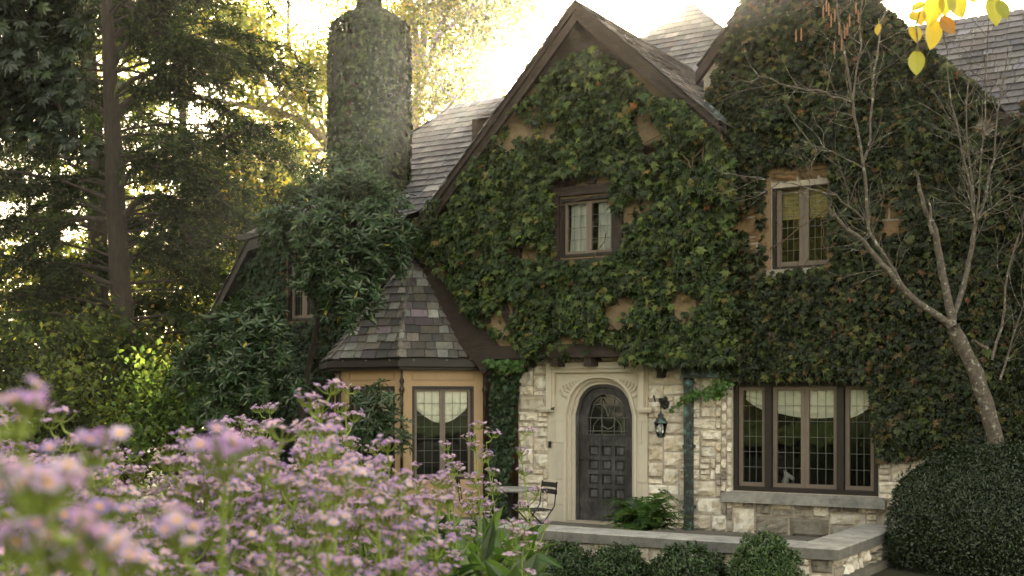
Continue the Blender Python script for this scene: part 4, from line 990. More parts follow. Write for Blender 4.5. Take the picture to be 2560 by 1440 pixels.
# ------------------------------------------------------------------ shrubs
def boxwood(loc, rx, ry, rz, n, size, label, pal, seed, cat='shrub', name='boxwood_shrub', group=None, keep=None, rough=.12, matn='waxy', spread=.10, tmpl=LEAF6):
    t_ = empty(name, tuple(loc)); tag(t_, label, cat, group)
    d_ = rnd_unit(n); d_[:, 2] = np.abs(d_[:, 2]) * 1.0 - .25 * (rng.random(n) < .5)
    d_ /= np.linalg.norm(d_, axis=1, keepdims=True)
    k = 1 + rough * nz3(d_, 2.2, seed) + rough * .6 * nz3(d_, 5.5, seed + 3) - spread * rng.random(n) ** 1.5 + .06 * (rng.random(n) < .08)
    pos = d_ * np.array([rx, ry, rz]) * k[:, None] + np.array([0, 0, rz * .25])
    nrm = d_ * .8 + rng.normal(0, .6, (n, 3)) + np.array([0, 0, .3]); tip = d_ + np.array([0, 0, .9]) + rng.normal(0, .4, (n, 3)); tip /= np.linalg.norm(tip, axis=1, keepdims=True)
    if keep is not None:
        kk = keep(pos + np.array(loc)); pos, nrm, tip, d_ = pos[kk], nrm[kk], tip[kk], d_[kk]
    m = len(pos); rt = rots(nrm, rng.normal(0, .5, m), tip)
    mb = MB(); mb.scatter(*tmpl, pos, rt, size * rng.uniform(.6, 1.2, m), cols(m, pal, .2)); mb.build('foliage', M[matn], t_)
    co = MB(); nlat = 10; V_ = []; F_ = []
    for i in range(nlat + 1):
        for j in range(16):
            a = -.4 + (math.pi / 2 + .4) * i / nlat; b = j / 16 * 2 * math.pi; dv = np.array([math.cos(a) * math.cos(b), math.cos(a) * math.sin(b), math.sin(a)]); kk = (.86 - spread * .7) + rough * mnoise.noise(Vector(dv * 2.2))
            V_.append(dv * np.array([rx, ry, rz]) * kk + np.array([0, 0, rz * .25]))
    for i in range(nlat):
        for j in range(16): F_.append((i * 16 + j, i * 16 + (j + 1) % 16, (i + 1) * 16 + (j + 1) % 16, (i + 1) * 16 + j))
    co.add(V_, F_, (.012, .016, .008)); co.build('twigs', M['twig'], t_)  # solid near-black core, added inside to stop light coming through the leaves
    return t_
M['twig'] = mat('dark_core', (1, 1, 1), .95, .5, 14, .8, 30)
BOX = [(.022, .048, .011, 4), (.036, .072, .016, 3), (.012, .026, .008, 4), (.06, .105, .024, 1)]
keepb = lambda P: ~((P[:, 0] < FX + .05) & (P[:, 1] < -1.0))
q = at(2520, 1300, -1.35)
boxwood((q[0], -1.35, -.1), 1.62, 1.35, 1.22, 60000, .046, 'large clipped dark green mound at the right edge beyond the wall corner', [(.012, .024, .006, 4), (.018, .033, .008, 3), (.008, .016, .005, 4), (.035, .055, .014, .4)], 3.0, name='clipped_shrub', keep=keepb, rough=.045, spread=.05)
for (px, py, r, lab, pal, tall) in [(1400, 1385, .46, 'low dark boxwood at the foot of the wall, nearest to the asters', BOX, 1),
                                    (1545, 1392, .45, 'low rounded boxwood at the foot of the wall, second from the asters', BOX, .95),
                                    (1722, 1392, .47, 'low rounded boxwood at the foot of the wall, third from the asters', BOX, .95),
                                    (1912, 1372, .39, 'tallest and lightest green boxwood below the wall corner, its tip overlapping the coping', [(.045, .085, .022, 4), (.07, .11, .028, 3), (.03, .06, .02, 3)], 1.35)]:
    q = at(px, py, -4.65); boxwood((q[0], -4.65, q[2] - r * .95 * tall), r, r * .9, r * tall, 6000, .05, lab, pal, px * .01, group='boxwood shrubs along the low wall', rough=.22, spread=.22)

# fern in front of the door
fq = at(1608, 1338, -1.5); fn = empty('fern', tuple(fq)); tag(fn, 'bushy green fern on the terrace in front of the door, beside the copper pipe', 'fern')
for i in range(120):
    a = rng.uniform(0, 2 * math.pi); L_ = rng.uniform(.50, .90); lift = rng.uniform(.25, .95); b2 = MB()
    P_ = []
    for k in range(9):
        t_ = k / 8; P_.append(np.array([math.cos(a) * L_ * t_ * (1.12 - .4 * lift), math.sin(a) * L_ * t_ * (1.12 - .4 * lift) * .7, .05 + L_ * lift * math.sin(t_ * 2.1) * .82 - .08 * t_]))
    P_ = np.array(P_); 
    m = 44; tt = np.repeat(np.linspace(.12, .99, m // 2), 2) * 8; i0 = np.minimum(tt.astype(int), 7); ff = (tt - i0)[:, None]; pos = P_[i0] * (1 - ff) + P_[i0 + 1] * ff
    tang = P_[i0 + 1] - P_[i0]; tang /= np.linalg.norm(tang, axis=1, keepdims=True); side = np.cross(tang, np.array([0, 0, 1.0])); side /= np.linalg.norm(side, axis=1, keepdims=True)
    sgn = np.where(np.arange(m) % 2 == 0, 1, -1)[:, None]; tip = side * sgn + tang * .35 - np.array([0, 0, .15]); tip /= np.linalg.norm(tip, axis=1, keepdims=True); nr = np.cross(tang, side) + rng.normal(0, .15, (m, 3)); nr = np.where((nr[:, 2:3] < 0), -nr, nr)
    sc = .125 * np.sin(np.clip(tt / 8, .05, 1) ** .6 * math.pi * .95) + .015
    b2.tube(P_, .004, 4, (.06, .10, .02)); b2.scatter(*NARROW, pos, rots(nr, np.zeros(m), tip), sc, np.tile(cols(1, [(.055, .12, .022), (.11, .19, .04), (.022, .055, .012)], .15), (m, 1))); b2.build('frond', M['leaf'], fn)

# rhododendron: whorls of long leaves on branches
def rhodo(name, label, lobes, n, size, pal, trunk):
    t_ = empty(name, tuple(trunk[0])); org = np.array(trunk[0]); tag(t_, label, 'shrub')
    mb = MB(); wood = MB(); tot = sum(l_[3] ** 2 for l_ in lobes)
    for (px, py, D, r) in lobes:
        c = atd(px, py, D); m = int(n * r * r / tot); d_ = rnd_unit(m); d_[:, 1] = np.where(rng.random(m) < .6, -np.abs(d_[:, 1]), d_[:, 1])
        k = r * (.55 + .5 * rng.random(m) ** .7) * (1 + .35 * nz3(d_, 2.5, px * .1)); pos = c + d_ * k[:, None] * np.array([1, .8, .9])
        wood.tube([trunk[-1], (np.array(trunk[-1]) + c) / 2 + np.array([0, 0, -.2]), c], [.05, .035, .02], 6)
        for j in range(0, m, 3): wood.tube([c + (pos[j] - c) * .1, c + (pos[j] - c) * .6 + np.array([0, 0, -.06]), pos[j]], [.014, .009, .005], 4)
        for j in range(m):
            nl = rng.integers(6, 10); ax = d_[j] * .7 + np.array([0, -.15, .7]) + rng.normal(0, .25, 3); ax /= np.linalg.norm(ax); a1 = np.cross(ax, [1, .2, 0]); a1 /= np.linalg.norm(a1); a2 = np.cross(ax, a1)
            th = np.arange(nl) / nl * 2 * math.pi + rng.random(); el = rng.normal(.25, .25, nl)[:, None]
            tip = (a1 * np.cos(th)[:, None] + a2 * np.sin(th)[:, None]) * np.cos(el) + ax * np.sin(el); nrm = ax - tip * np.sum(tip * ax, 1, keepdims=True)
            cc = cols(nl, pal, .13) * rng.uniform(.75, 1.2)
            if rng.random() < .03: cc[0] = (.4, .3, .03)
            mb.scatter(*LEAFR, pos[j] + tip * .012, rots(nrm, rng.normal(0, .15, nl), tip), size * rng.uniform(.75, 1.15, nl), cc)
    wood.tube(trunk, [.09, .07, .05][:len(trunk)], 7)
    mb.build('foliage', M['waxy'], t_, origin=org); wood.build('branches', M['bark'], t_, origin=org)
RH = [(.026, .052, .018, 4), (.038, .070, .024, 3), (.018, .036, .014, 3), (.09, .12, .035, .5)]
rhodo('rhododendron', 'tall rhododendron with whorled leaves spreading in front of the left wing and chimney foot',
      [(870, 470, 20.4, .75), (800, 560, 20.2, .85), (930, 560, 20.2, .85), (860, 660, 19.9, .75), (950, 640, 20.0, .55), (700, 560, 20.8, .45), (880, 745, 19.8, .55), (1000, 590, 20.0, .32), (780, 700, 20.2, .35)], 950, .165, RH,
      [atd(770, 1250, 20.8), atd(755, 1000, 20.9), atd(800, 780, 20.8)])
rhodo('rhododendron', 'lower rhododendron with dark glossy whorls left of the bay window',
      [(620, 830, 19.4, .60), (540, 870, 19.3, .55), (680, 880, 19.2, .45), (590, 930, 19.0, .55), (670, 800, 19.4, .35), (480, 930, 19.3, .4), (640, 980, 18.8, .3), (720, 960, 19.2, .3), (550,1010,18.9,.4)], 520, .165, RH,
      [atd(600, 1250, 19.6), atd(600, 1080, 19.6), atd(600, 950, 19.6)])
rhodo('rhododendron', 'small rhododendron with narrow leaves against the foreshortened bay window',
      [(945, 1020, 18.3, .40), (900, 1060, 18.2, .40), (980, 1090, 18.0, .35), (840, 1100, 18.3, .4)], 230, .13, RH,
      [atd(930, 1300, 18.4), atd(930, 1200, 18.4), atd(930, 1120, 18.4)])

# ------------------------------------------------------------------ trees
def grow(wood, tips, p, d, L, r, lev, maxlev, spread=.6, up=.15, segs=5, n=(2, 3), minr=.008, sides=6):
    p = np.array(p, float); d = uvec(d); P_ = [p]; rr = [r]
    for i in range(segs):
        d = uvec(d + rng.normal(0, .16, 3) + np.array([0, 0, up * .3])); P_.append(P_[-1] + d * L / segs); rr.append(max(minr, r * (1 - .45 * (i + 1) / segs)))
    wood.tube(P_, rr, sides, rough=.12)
    if lev >= maxlev: tips.append(P_[-1]); tips.append(P_[len(P_) // 2]); return
    if lev >= maxlev - 1: tips.append(P_[-1])
    k = rng.integers(n[0], n[1] + 1)
    for q in range(k + 1):
        i0 = segs if q < 2 else rng.integers(2, segs)
        dd = uvec(d + rnd_unit(1)[0] * spread * (1.0 if q else .5) + np.array([0, 0, up]))
        grow(wood, tips, P_[i0], dd, L * rng.uniform(.6, .82), rr[i0] * rng.uniform(.5, .75), lev + 1, maxlev, spread, up, max(3, segs - 1), n, minr, max(4, sides - 1))
def leaf_cloud(mb, tips, per, rad, size, pal, tmpl=DIAM, flat=1.0, var=.2, hang=.2, tv=.2):
    tips = np.array(tips); m = len(tips) * per; c = np.repeat(tips, per, 0)
    pos = c + rng.normal(0, rad, (m, 3)) * np.array([1, 1, flat]); nrm = rnd_unit(m) + np.array([0, 0, .5])
    tone = np.clip(np.repeat(rng.normal(1, tv, len(tips)), per), .15, 2.2)[:, None]
    mb.scatter(*tmpl, pos, rots(nrm, rng.uniform(0, 6.28, m)), size * rng.uniform(.6, 1.3, m), np.clip(cols(m, pal, var) * tone, .005, .9))
def broad_tree(name, label, base, trunk, r0, crown_from, pal, per=60, rad=.5, size=.13, maxlev=4, spread=.7, L0=2.6, up=.12, group=None, bark='palebark', matn='canopy', starts=None, tmpl=DIAM, cat='tree'):
    t_ = empty(name, tuple(base)); org = np.array(base); tag(t_, label, cat, group)
    wood = MB(); tips = []
    P_ = [np.array(q) for q in trunk]; n_ = len(P_); wood.tube(P_, [r0 * (1 - .5 * i / (n_ - 1)) for i in range(n_)], 9, rough=.1)
    for (p_, d_, L_, r_) in (starts or []):
        grow(wood, tips, p_, d_, L_ * .5, r_, 1, maxlev, spread, up, n=(2, 4))
        Q = [np.array(p_)]
        dq_ = np.array(d_)
        for q in range(7): dq_ = uvec(dq_ + rng.normal(0, .16, 3)); Q.append(Q[-1] + dq_ * L_ * .26)
        wood.tube(Q, [r_ * (1 - .12 * q) for q in range(8)], 6)
        for q in range(2, 8): grow(wood, tips, Q[q], uvec(dq_ * .5 + rnd_unit(1)[0]), L_ * .34, r_ * .35, 2, maxlev, spread, up, n=(2, 3))
    k = 5
    if starts is None:
        for i in range(k):
            f_ = i / (k - 1); idx = crown_from + (n_ - 1 - crown_from) * f_; i0 = min(int(idx), n_ - 2); pp = P_[i0] + (P_[i0 + 1] - P_[i0]) * (idx - i0)
            for q in range(2): a = rng.uniform(0, 6.28); grow(wood, tips, pp, (math.cos(a), math.sin(a), .5 + f_), L0, r0 * .4, 1, maxlev, spread, up)
    wood.build('trunk', M[bark], t_, origin=org); mb = MB(); leaf_cloud(mb, tips, per, rad, size, pal, tmpl=tmpl); mb.build('crown', M[matn], t_, origin=org)
    return len(tips)
YEL = [(.24, .24, .06, 4), (.16, .19, .05, 4), (.32, .27, .06, 2), (.09, .12, .035, 4), (.36, .23, .05, .6)]
LIM = [(.08, .10, .025, 3), (.26, .25, .045, 1.6), (.022, .034, .010, 7), (.34, .26, .04, .7)]  # bright and dark leaves mixed to paint sunlit patches and dark gaps
def zg(p): return (p[0], p[1], -.12)
# locust left of the chimney, trunk hidden behind it
D_ = 42
b = atd(900, 1150, D_); tr = [zg(b), atd(905, 800, D_), atd(900, 600, D_), atd(880, 420, D_)]
stt = [(atd(880, 420, D_), uvec(atd(700, 200, D_) - atd(880, 420, D_)), 4.2, .17), (atd(890, 480, D_), uvec(atd(600, 330, D_ - 2) - atd(890, 480, D_)), 4.2, .14), (atd(880, 420, D_), uvec(atd(820, 60, D_) - atd(880, 420, D_)), 4.0, .16),
       (atd(870, 460, D_), uvec(atd(680, 420, D_ + 2) - atd(870, 460, D_)), 3.4, .1), (atd(760, 270, D_), uvec(atd(640, -60, D_) - atd(760, 270, D_)), 3.6, .12), (atd(700, 300, D_), uvec(atd(560, 120, D_) - atd(700, 300, D_)), 3.2, .1)]
broad_tree('locust_tree', 'airy yellow-green tree with slanting limbs just left of the ivy chimney', zg(b), tr, .3, 2, YEL, per=21, rad=.5, size=.15, maxlev=4, L0=3, starts=stt)
b = atd(1030, 1150, D_ + 2); D2 = D_ + 2
tr = [zg(b), atd(1030, 700, D2), atd(1032, 400, D2), atd(1045, 220, D2)]
stt = [(atd(1045, 220, D2), uvec(atd(1090, 60, D2) - atd(1045, 220, D2)), 3.2, .2), (atd(1045, 220, D2), uvec(atd(1010, 20, D2) - atd(1045, 220, D2)), 3.0, .17), (atd(1040, 300, D2), uvec(atd(1140, 200, D2) - atd(1040, 300, D2)), 2.6, .1), (atd(1035, 380, D2), uvec(atd(1150, 260, D2 - 1) - atd(1035, 380, D2)), 2.5, .1),
       (atd(1080, 100, D2), uvec(atd(1180, -20, D2) - atd(1080, 100, D2)), 2.8, .1), (atd(1090, 140, D2), uvec(atd(1230, 120, D2) - atd(1090, 140, D2)), 2.2, .07)]
broad_tree('locust_tree', 'airy yellow-green tree with a pale forked trunk right of the ivy chimney', zg(b), tr, .32, 2, YEL, per=17, rad=.5, size=.14, maxlev=4, starts=stt)
D3 = 52; b = atd(1235, 1150, D3); tr = [zg(b), atd(1235, 600, D3), atd(1225, 300, D3), atd(1215, 120, D3)]
stt = [(atd(1215, 140, D3), (-.3, 0, 1), 3.2, .13), (atd(1220, 200, D3), (.5, .2, .7), 3.0, .1), (atd(1222, 260, D3), (-.7, 0, .5), 3.0, .1), (atd(1225, 300, D3), (.7, .1, .5), 3.0, .1), (atd(1215, 120, D3), (.4, 0, 1), 3.4, .1)]
broad_tree('locust_tree', 'thin sunlit tree behind the slate roof, between chimney and the sun', zg(b), tr, .22, 2, YEL, per=10, rad=.55, size=.15, maxlev=4, starts=stt)

# conifers on the left
def conifer(name, label, trunk, rads, nb, reach, pal, dens=1.0, lean=None, group='tall conifers at the left', leafsz=.17, azf=None, droop=.5, twigs=9, per=12, traced=(), thin=1.0):
    P_ = [np.array(q, float) for q in trunk]; base = (P_[0][0], P_[0][1], -.12); P_[0] = np.array(base); org = np.array(base)
    t_ = empty(name, base); tag(t_, label, 'tree', group)
    wood = MB(); wood.tube(P_, rads, 12, rough=.08); wood.build('trunk', M['bark'], t_, origin=org)
    br_ = MB(); POS = []; NR = []; TP = []; CL = []; n_ = len(P_)
    zs_ = [q[2] for q in P_]
    def dress(Q, L_, K):
        for k in range(int(twigs * L_ / 3)):
            t_s = rng.uniform(.22, 1.0); i0 = min(int(t_s * K), K - 1); q0 = Q[i0] + (Q[i0 + 1] - Q[i0]) * (t_s * K - i0); sd = rng.choice([-1, 1]); tl_ = rng.uniform(.35, 1.1) * (1.25 - t_s * .5)
            tang = uvec(Q[i0 + 1] - Q[i0]); sv = uvec(np.cross(tang, [0, 0, 1])) * sd; dv = uvec(tang * rng.uniform(.3, 1.0) + sv * rng.uniform(.4, 1) + np.array([0, 0, rng.normal(-.05, .2)]))
            m = int(per * tl_ * 2 * dens); s_ = rng.random(m)[:, None]; bend = np.array([0, 0, -.35]) * tl_
            POS.append(q0 + dv * tl_ * s_ + bend * s_ ** 2 + rng.normal(0, .05, (m, 3)))
            NR.append(np.array([0, 0, 1.0]) + rng.normal(0, .5, (m, 3))); TP.append(dv + rng.normal(0, .55, (m, 3)) + np.array([0, 0, -.25])); CL.append(cols(m, pal, .15) * rng.uniform(.6, 1.35))
            if k % 2 == 0: br_.tube([q0, q0 + dv * tl_ * .5 + bend * .25, q0 + dv * tl_ + bend], [.012, .008, .004], 4)
    for pts_, r_, D_t in traced:
        Q = np.array([atd(a, b, D_t - .12 * q) for q, (a, b) in enumerate(pts_)]); K = len(Q) - 1; L_ = float(np.sum(np.linalg.norm(np.diff(Q, axis=0), axis=1)))
        d_e = uvec(Q[-1] - Q[-2]); ext = [Q[-1] + d_e * .6 + np.array([0, 0, -.05]), Q[-1] + d_e * 1.3 + np.array([0, 0, -.25])]
        Q2 = np.vstack([Q, ext]); br_.tube(Q2, [r_ * (1 - .85 * q / (len(Q2) - 1)) for q in range(len(Q2))], 7, rough=.12); dress(Q2, L_ + 1.3, len(Q2) - 1); dress(Q2, L_ + 1.3, len(Q2) - 1)
    for i in range(nb):
        z = rng.uniform(max(1.8, zs_[0]), zs_[-1]); j = next((k for k in range(n_ - 1) if zs_[k] <= z <= zs_[k + 1]), n_ - 2); f_ = (z - zs_[j]) / (zs_[j + 1] - zs_[j]); p0 = P_[j] * (1 - f_) + P_[j + 1] * f_
        a = rng.uniform(0, 2 * math.pi)
        while math.cos(a - math.atan2(-FW[1], -FW[0])) > .72: a = rng.uniform(0, 2 * math.pi)
        L_ = reach(z) * rng.uniform(.6, 1.15); dh = np.array([math.cos(a), math.sin(a), 0]); rise = rng.uniform(.12, .55)
        Q = [p0]; K = 9; side_bend = rng.normal(0, .25)
        for k in range(1, K + 1):
            t_s = k / K; dd = dh * math.cos(side_bend * t_s) + np.array([-dh[1], dh[0], 0]) * math.sin(side_bend * t_s)
            Q.append(Q[-1] + (dd + np.array([0, 0, rise * (1 - t_s * 1.1) - droop * t_s ** 2 + rng.normal(0, .08)])) * L_ / K)
        br_.tube(Q, [.010 + .030 * thin * (L_ / 4) * (1 - k / K) for k in range(K + 1)], 5, rough=.2)
        dress(np.array(Q), L_, K)
    POS = np.concatenate(POS); NR = np.concatenate(NR); TP = np.concatenate(TP); TP /= np.linalg.norm(TP, axis=1, keepdims=True); CL = np.concatenate(CL)
    br_.build('branches', M['bark'], t_, origin=org); fo = MB(); fo.scatter(*NARROW, POS, rots(NR, np.zeros(len(POS)), TP), leafsz * rng.uniform(.6, 1.3, len(POS)), CL); fo.build('crown', M['needle'], t_, origin=org)
    return len(POS)
CON = [(.016, .030, .011, 4), (.028, .045, .014, 3), (.010, .018, .008, 4), (.075, .09, .025, 1)]
D1 = 30
n1 = conifer('conifer_tree', 'big dark conifer with a thick straight trunk and long arching limbs, left of the house',
        [atd(325, 1200, D1), atd(318, 900, D1), atd(300, 700, D1), atd(290, 500, D1), atd(280, 300, D1), atd(272, 100, D1), atd(262, -40, D1), atd(255, -220, D1)], [.29, .27, .25, .23, .20, .16, .13, .10], 112, lambda z: 5.0, CON, twigs=19, per=26, leafsz=.19, thin=.8, traced=[
    ([(280, 170), (300, 130), (330, 90), (380, 45), (440, 10)], .09, 30), ([(290, 232), (330, 200), (390, 175), (460, 155), (560, 145), (640, 150)], .075, 30), ([(290, 295), (310, 262), (350, 232), (410, 212), (480, 235), (560, 270)], .09, 29.8),
    ([(300, 470), (318, 440), (345, 415), (400, 420), (470, 450)], .08, 29.8), ([(314, 540), (335, 510), (370, 492), (405, 492), (440, 522), (465, 575)], .10, 29.7), ([(300, 600), (350, 600), (420, 620), (520, 660)], .05, 30),
    ([(278, 292), (240, 268), (200, 240), (140, 205), (70, 172), (10, 160)], .09, 30), ([(262, 552), (215, 545), (170, 552), (120, 580), (80, 612)], .09, 29.7), ([(265, 535), (210, 505), (160, 480), (110, 470)], .06, 30), ([(280, 712), (230, 690), (180, 668), (90, 655), (10, 640)], .07, 29.8),
    ([(270, 105), (330, 60), (390, 20), (440, -30)], .06, 30), ([(240, 400), (180, 395), (120, 385), (40, 370)], .06, 30), ([(290, 390), (380, 385), (470, 370), (600, 330)], .06, 30)])
D1 = 37
conifer('conifer_tree', 'slimmer conifer standing behind the big conifer, its trunk just left of it',
        [atd(250, 1150, D1), atd(246, 700, D1), atd(240, 400, D1), atd(222, 150, D1), atd(205, -30, D1), atd(195, -200, D1)], [.33, .3, .28, .24, .2, .15], 90, lambda z: 4.6, [(.03, .05, .016), (.055, .08, .024), (.11, .12, .03)], twigs=13, per=18, leafsz=.22)
D1 = 48
conifer('conifer_tree', 'thin far conifer trunk at the far left of the wood',
        [atd(140, 1100, D1), atd(142, 800, D1), atd(138, 500, D1), atd(140, 200, D1), atd(138, -100, D1)], [.24, .22, .2, .17, .13], 70, lambda z: 4.2, [(.10, .12, .035), (.16, .16, .045), (.2, .19, .05)], twigs=11, per=16, leafsz=.24)
D1 = 45
conifer('conifer_tree', 'far conifer between the big conifer and the rhododendron, seen through yellow leaves',
        [atd(470, 1100, D1), atd(468, 800, D1), atd(462, 500, D1), atd(455, 200, D1), atd(450, -100, D1)], [.2, .19, .17, .14, .1], 60, lambda z: 4.0, [(.09, .11, .03), (.14, .15, .04), (.2, .19, .05)], twigs=11, per=16, leafsz=.24)

# dark maple hanging in at the top left corner
D1 = 12.5; org = atd(-260, 1250, D1)
mt = empty('maple_tree', zg(org)); o3 = np.array(zg(org)); tag(mt, 'near maple hanging dark lobed leaves into the top left corner', 'tree')
wd = MB(); wd.tube([zg(org), atd(-250, 700, D1), atd(-220, 300, D1), atd(-180, -100, D1)], [.2, .17, .14, .1], 8)
PS = []
for (pa, pb, r_) in [((-200, 60), (150, 60), .26), ((-200, 200), (150, 235), .26), ((-210, 60), (90, -30), .34), ((-210, 280), (90, 160), .3), ((-220, 260), (30, 330), .16), ((-150, 150), (40, 100), .33), ((90, 240), (205, 370), .10), ((60, 180), (170, 260), .2), ((-150, 330), (150, 330), .1), ((60, 10), (200, -20), .14), ((150, 60), (185, 100), .12)]:
    a = atd(*pa, D1 + rng.normal(0, .3)); b = atd(*pb, D1 + rng.normal(0, .4)); wd.tube([a, (a + b) / 2 + np.array([0, 0, .15]), b], [.04, .025, .01], 5)
    m = int(1500 * r_); s_ = rng.random(m)[:, None] ** .8; PS.append(a + (b - a) * s_ + np.array([0, 0, .15]) * np.sin(s_ * 3.14) + rng.normal(0, r_, (m, 3)) * np.array([.8, .8, .7]) - np.array([0, 0, .05]))
PS = np.concatenate(PS); m = len(PS); wd.build('trunk', M['bark'], mt, origin=o3)
mb = MB(); mb.scatter(*IVY5, PS, rots(np.stack([rng.normal(0, .6, m), -np.ones(m) * .7, rng.normal(.6, .5, m)], 1), rng.normal(0, .7, m)), .16 * rng.uniform(.6, 1.2, m), cols(m, [(.008, .016, .008, 4), (.012, .022, .010, 4), (.030, .048, .014, 1)], .2)); mb.build('crown', M['leaf'], mt, origin=o3)

# understorey and far woods
und = [(60, 860, 34, 2.7, LIM, 'sunlit yellow-green bush at the far left below the conifers'), (200, 760, 40, 2.4, LIM, 'golden understorey bush left of the big conifer trunk'), (420, 900, 33, 2.4, LIM, 'dense bush right of the big conifer trunk, above the asters'),
       (30, 1000, 24, 1.8, [(.03, .045, .014, 4), (.08, .09, .02, 1), (.015, .025, .008, 4)], 'dark shaggy bush at the left edge above the blurred asters'), (250, 1000, 27, 1.9, [(.03, .045, .014, 4), (.08, .09, .02, 1), (.015, .025, .008, 4)], 'dark bush at the foot of the big conifer'),
       (520, 680, 38, 2.2, LIM, 'bright bush seen between the conifer and the dark left wing'), (450, 1040, 22, 1.1, [(.05, .08, .03), (.07, .10, .03)], 'low dark bush beside the lower rhododendron'), (600, 480, 36, 1.9, LIM, 'leafy top of a small tree above the dark left wing'),
       (130, 1080, 22, 1.3, [(.04, .055, .022), (.06, .075, .025)], 'low dark bush behind the blurred asters at the left')]
for (px, py, D1, r_, pal, lab) in und:
    c = atd(px, py, D1); org = np.array([c[0], c[1], -.12]); t_ = empty('bush', tuple(org)); tag(t_, lab, 'bush', 'bushes along the wood edge')
    wood = MB(); tips = []
    for k in range(5): 
        a = rng.uniform(0, 6.28); p0 = org + np.array([0, 0, 0.0]); grow(wood, tips, c - np.array([0, 0, r_ * .6]) + rnd_unit(1)[0] * .3, (math.cos(a), math.sin(a), .5), r_ * .6, .05, 1, 3, .9, .1)
    wood.tube([org, (org + c) / 2, c - np.array([0, 0, r_ * .5])], [.12, .1, .07], 7)
    m = 240; d_ = rnd_unit(m); T_ = c + d_ * (r_ * (.45 + .6 * rng.random(m)) * (1 + .5 * nz3(d_, 2.0, px * .07)))[:, None] * np.array([1.15, 1, .95]); T_ = T_[T_[:, 2] > -.05]
    mb = MB(); leaf_cloud(mb, T_[::2], 46, .24, .19 if D1 > 25 else .13, pal, var=.35, tv=.5); mb.build('foliage', M['canopy'], t_, origin=org); wood.build('stem', M['bark'], t_, origin=org)  # strong clump tones add to the painted sun patches
fw2 = MB(); 
for (n_, D0, D9, y0_, y9_, x0_, x9_, sz) in [(15000, 55, 75, 620, 1150, -300, 1000, .42), (9000, 55, 75, 250, 650, -300, 760, .34), (12000, 55, 80, 300, 1150, -1500, -300, .45), (5000, 56, 75, 0, 300, -300, 620, .33)]:
    a = rng.uniform(x0_, x9_, n_); bq = rng.uniform(y0_, y9_, n_); dq = rng.uniform(D0, D9, n_)
    r2 = np.stack([FW[0] + (a - CX) / FPX * RT[0], FW[1] + (a - CX) / FPX * RT[1], (HY - bq) / FPX], 1); pos = CAM + r2 * dq[:, None]; nn = nz3(pos, .22, 2.0); kk = nn > -.12 + (.25 if y0_ < 600 else 0); pos = pos[kk]; pos = pos[pos[:, 2] > -.1]; m = len(pos)
    fw2.scatter(*DIAM, pos, rots(rnd_unit(m), rng.uniform(0, 6.28, m)), sz * rng.uniform(.6, 1.3, m), cols(m, LIM, .25))
tag(fw2.build('far_wood', M['canopy']), 'hazy yellow green wood far behind the conifers', 'wood', kind='stuff')

# trees behind the photographer, reflected in the panes
for i, (x, y, h, lab) in enumerate([(-58, -50, 22, 'broad tree across the lawn, leftmost of the row facing the house'), (-44, -56, 26, 'broad tree across the lawn, second of the row facing the house'), (-31, -50, 22, 'broad tree across the lawn, third of the row facing the house'), (-19, -57, 25, 'broad tree across the lawn, fourth of the row facing the house'), (-7, -51, 22, 'broad tree across the lawn, fifth of the row facing the house'), (6, -56, 24, 'broad tree across the lawn, rightmost of the row facing the house')]):
    t_ = empty('lawn_tree', (x, y, .3)); tag(t_, lab, 'tree', 'trees across the lawn'); org = np.array([x, y, .3])
    wd = MB(); wd.tube([(0, 0, 0), (.2, 0, h * .3), (0, .2, h * .7)], [.4, .3, .15], 9); wd.build('trunk', M['bark'], t_)
    m = 520; d_ = rnd_unit(m); T_ = np.array([0, 0, h * .5]) + d_ * ((.5 + .55 * rng.random(m)) * (1 + .4 * nz3(d_, 1.8, i)))[:, None] * np.array([7.6, 5.5, h * .48])
    mb = MB(); leaf_cloud(mb, T_, 40, .8, .6, [(.10, .12, .03), (.16, .15, .03), (.05, .07, .02)]); mb.build('crown', M['canopy'], t_)

# ------------------------------------------------------------------ bare tree at the right
BT = atd(2488, 1200, 15.7); o4 = np.array(zg(BT)); bt_ = empty('bare_tree', tuple(o4)); tag(bt_, 'bare lichen-covered tree with a snapped limb and catkins in front of the ivy wing', 'tree')
wd = MB(); tw = MB()
def trace(pts, w0, w1, D0, D1, mb=wd, twig=0, n=7):
    P_ = [atd(px, py, D0 + (D1 - D0) * i / (len(pts) - 1)) for i, (px, py) in enumerate(pts)]
    Q = [P_[0]]
    for a, b in zip(P_, P_[1:]):
        Q.append((a + b) / 2 + rng.normal(0, .012, 3)); Q.append(b)
    rr = [.74 * (w0 + (w1 - w0) * i / (len(Q) - 1)) / 2 / FPX * 15.5 for i in range(len(Q))]
    mb.tube(Q, rr, n, rough=.22 if w0 > 12 else .05)
    for k in range(twig):
        j = rng.integers(1, len(Q)); q0 = Q[j]; d_ = uvec(uvec(Q[j] - Q[j - 1]) * .7 + rnd_unit(1)[0] * np.array([1, .5, 1]) * .9); L_ = rng.uniform(.3, .9)
        R_ = [q0]; 
        for e in range(5): d_ = uvec(d_ + rng.normal(0, .18, 3) + np.array([0, 0, .05])); R_.append(R_[-1] + d_ * L_ / 5)
        tw.tube(R_, [.0055 - .0008 * e for e in range(6)], 4)
        for e in (2, 3, 4):
            if rng.random() < .75:
                d2 = uvec(d_ + rnd_unit(1)[0] * .8); tw.tube([R_[e], R_[e] + d2 * L_ * .2, R_[e] + d2 * L_ * .38 + rng.normal(0, .02, 3)], [.0035, .0028, .002], 3)
    return P_
trace([(2498, 1200), (2490, 1110), (2476, 1050), (2452, 970), (2422, 900), (2396, 845), (2382, 812)], 56, 42, 15.7, 15.4, n=12)
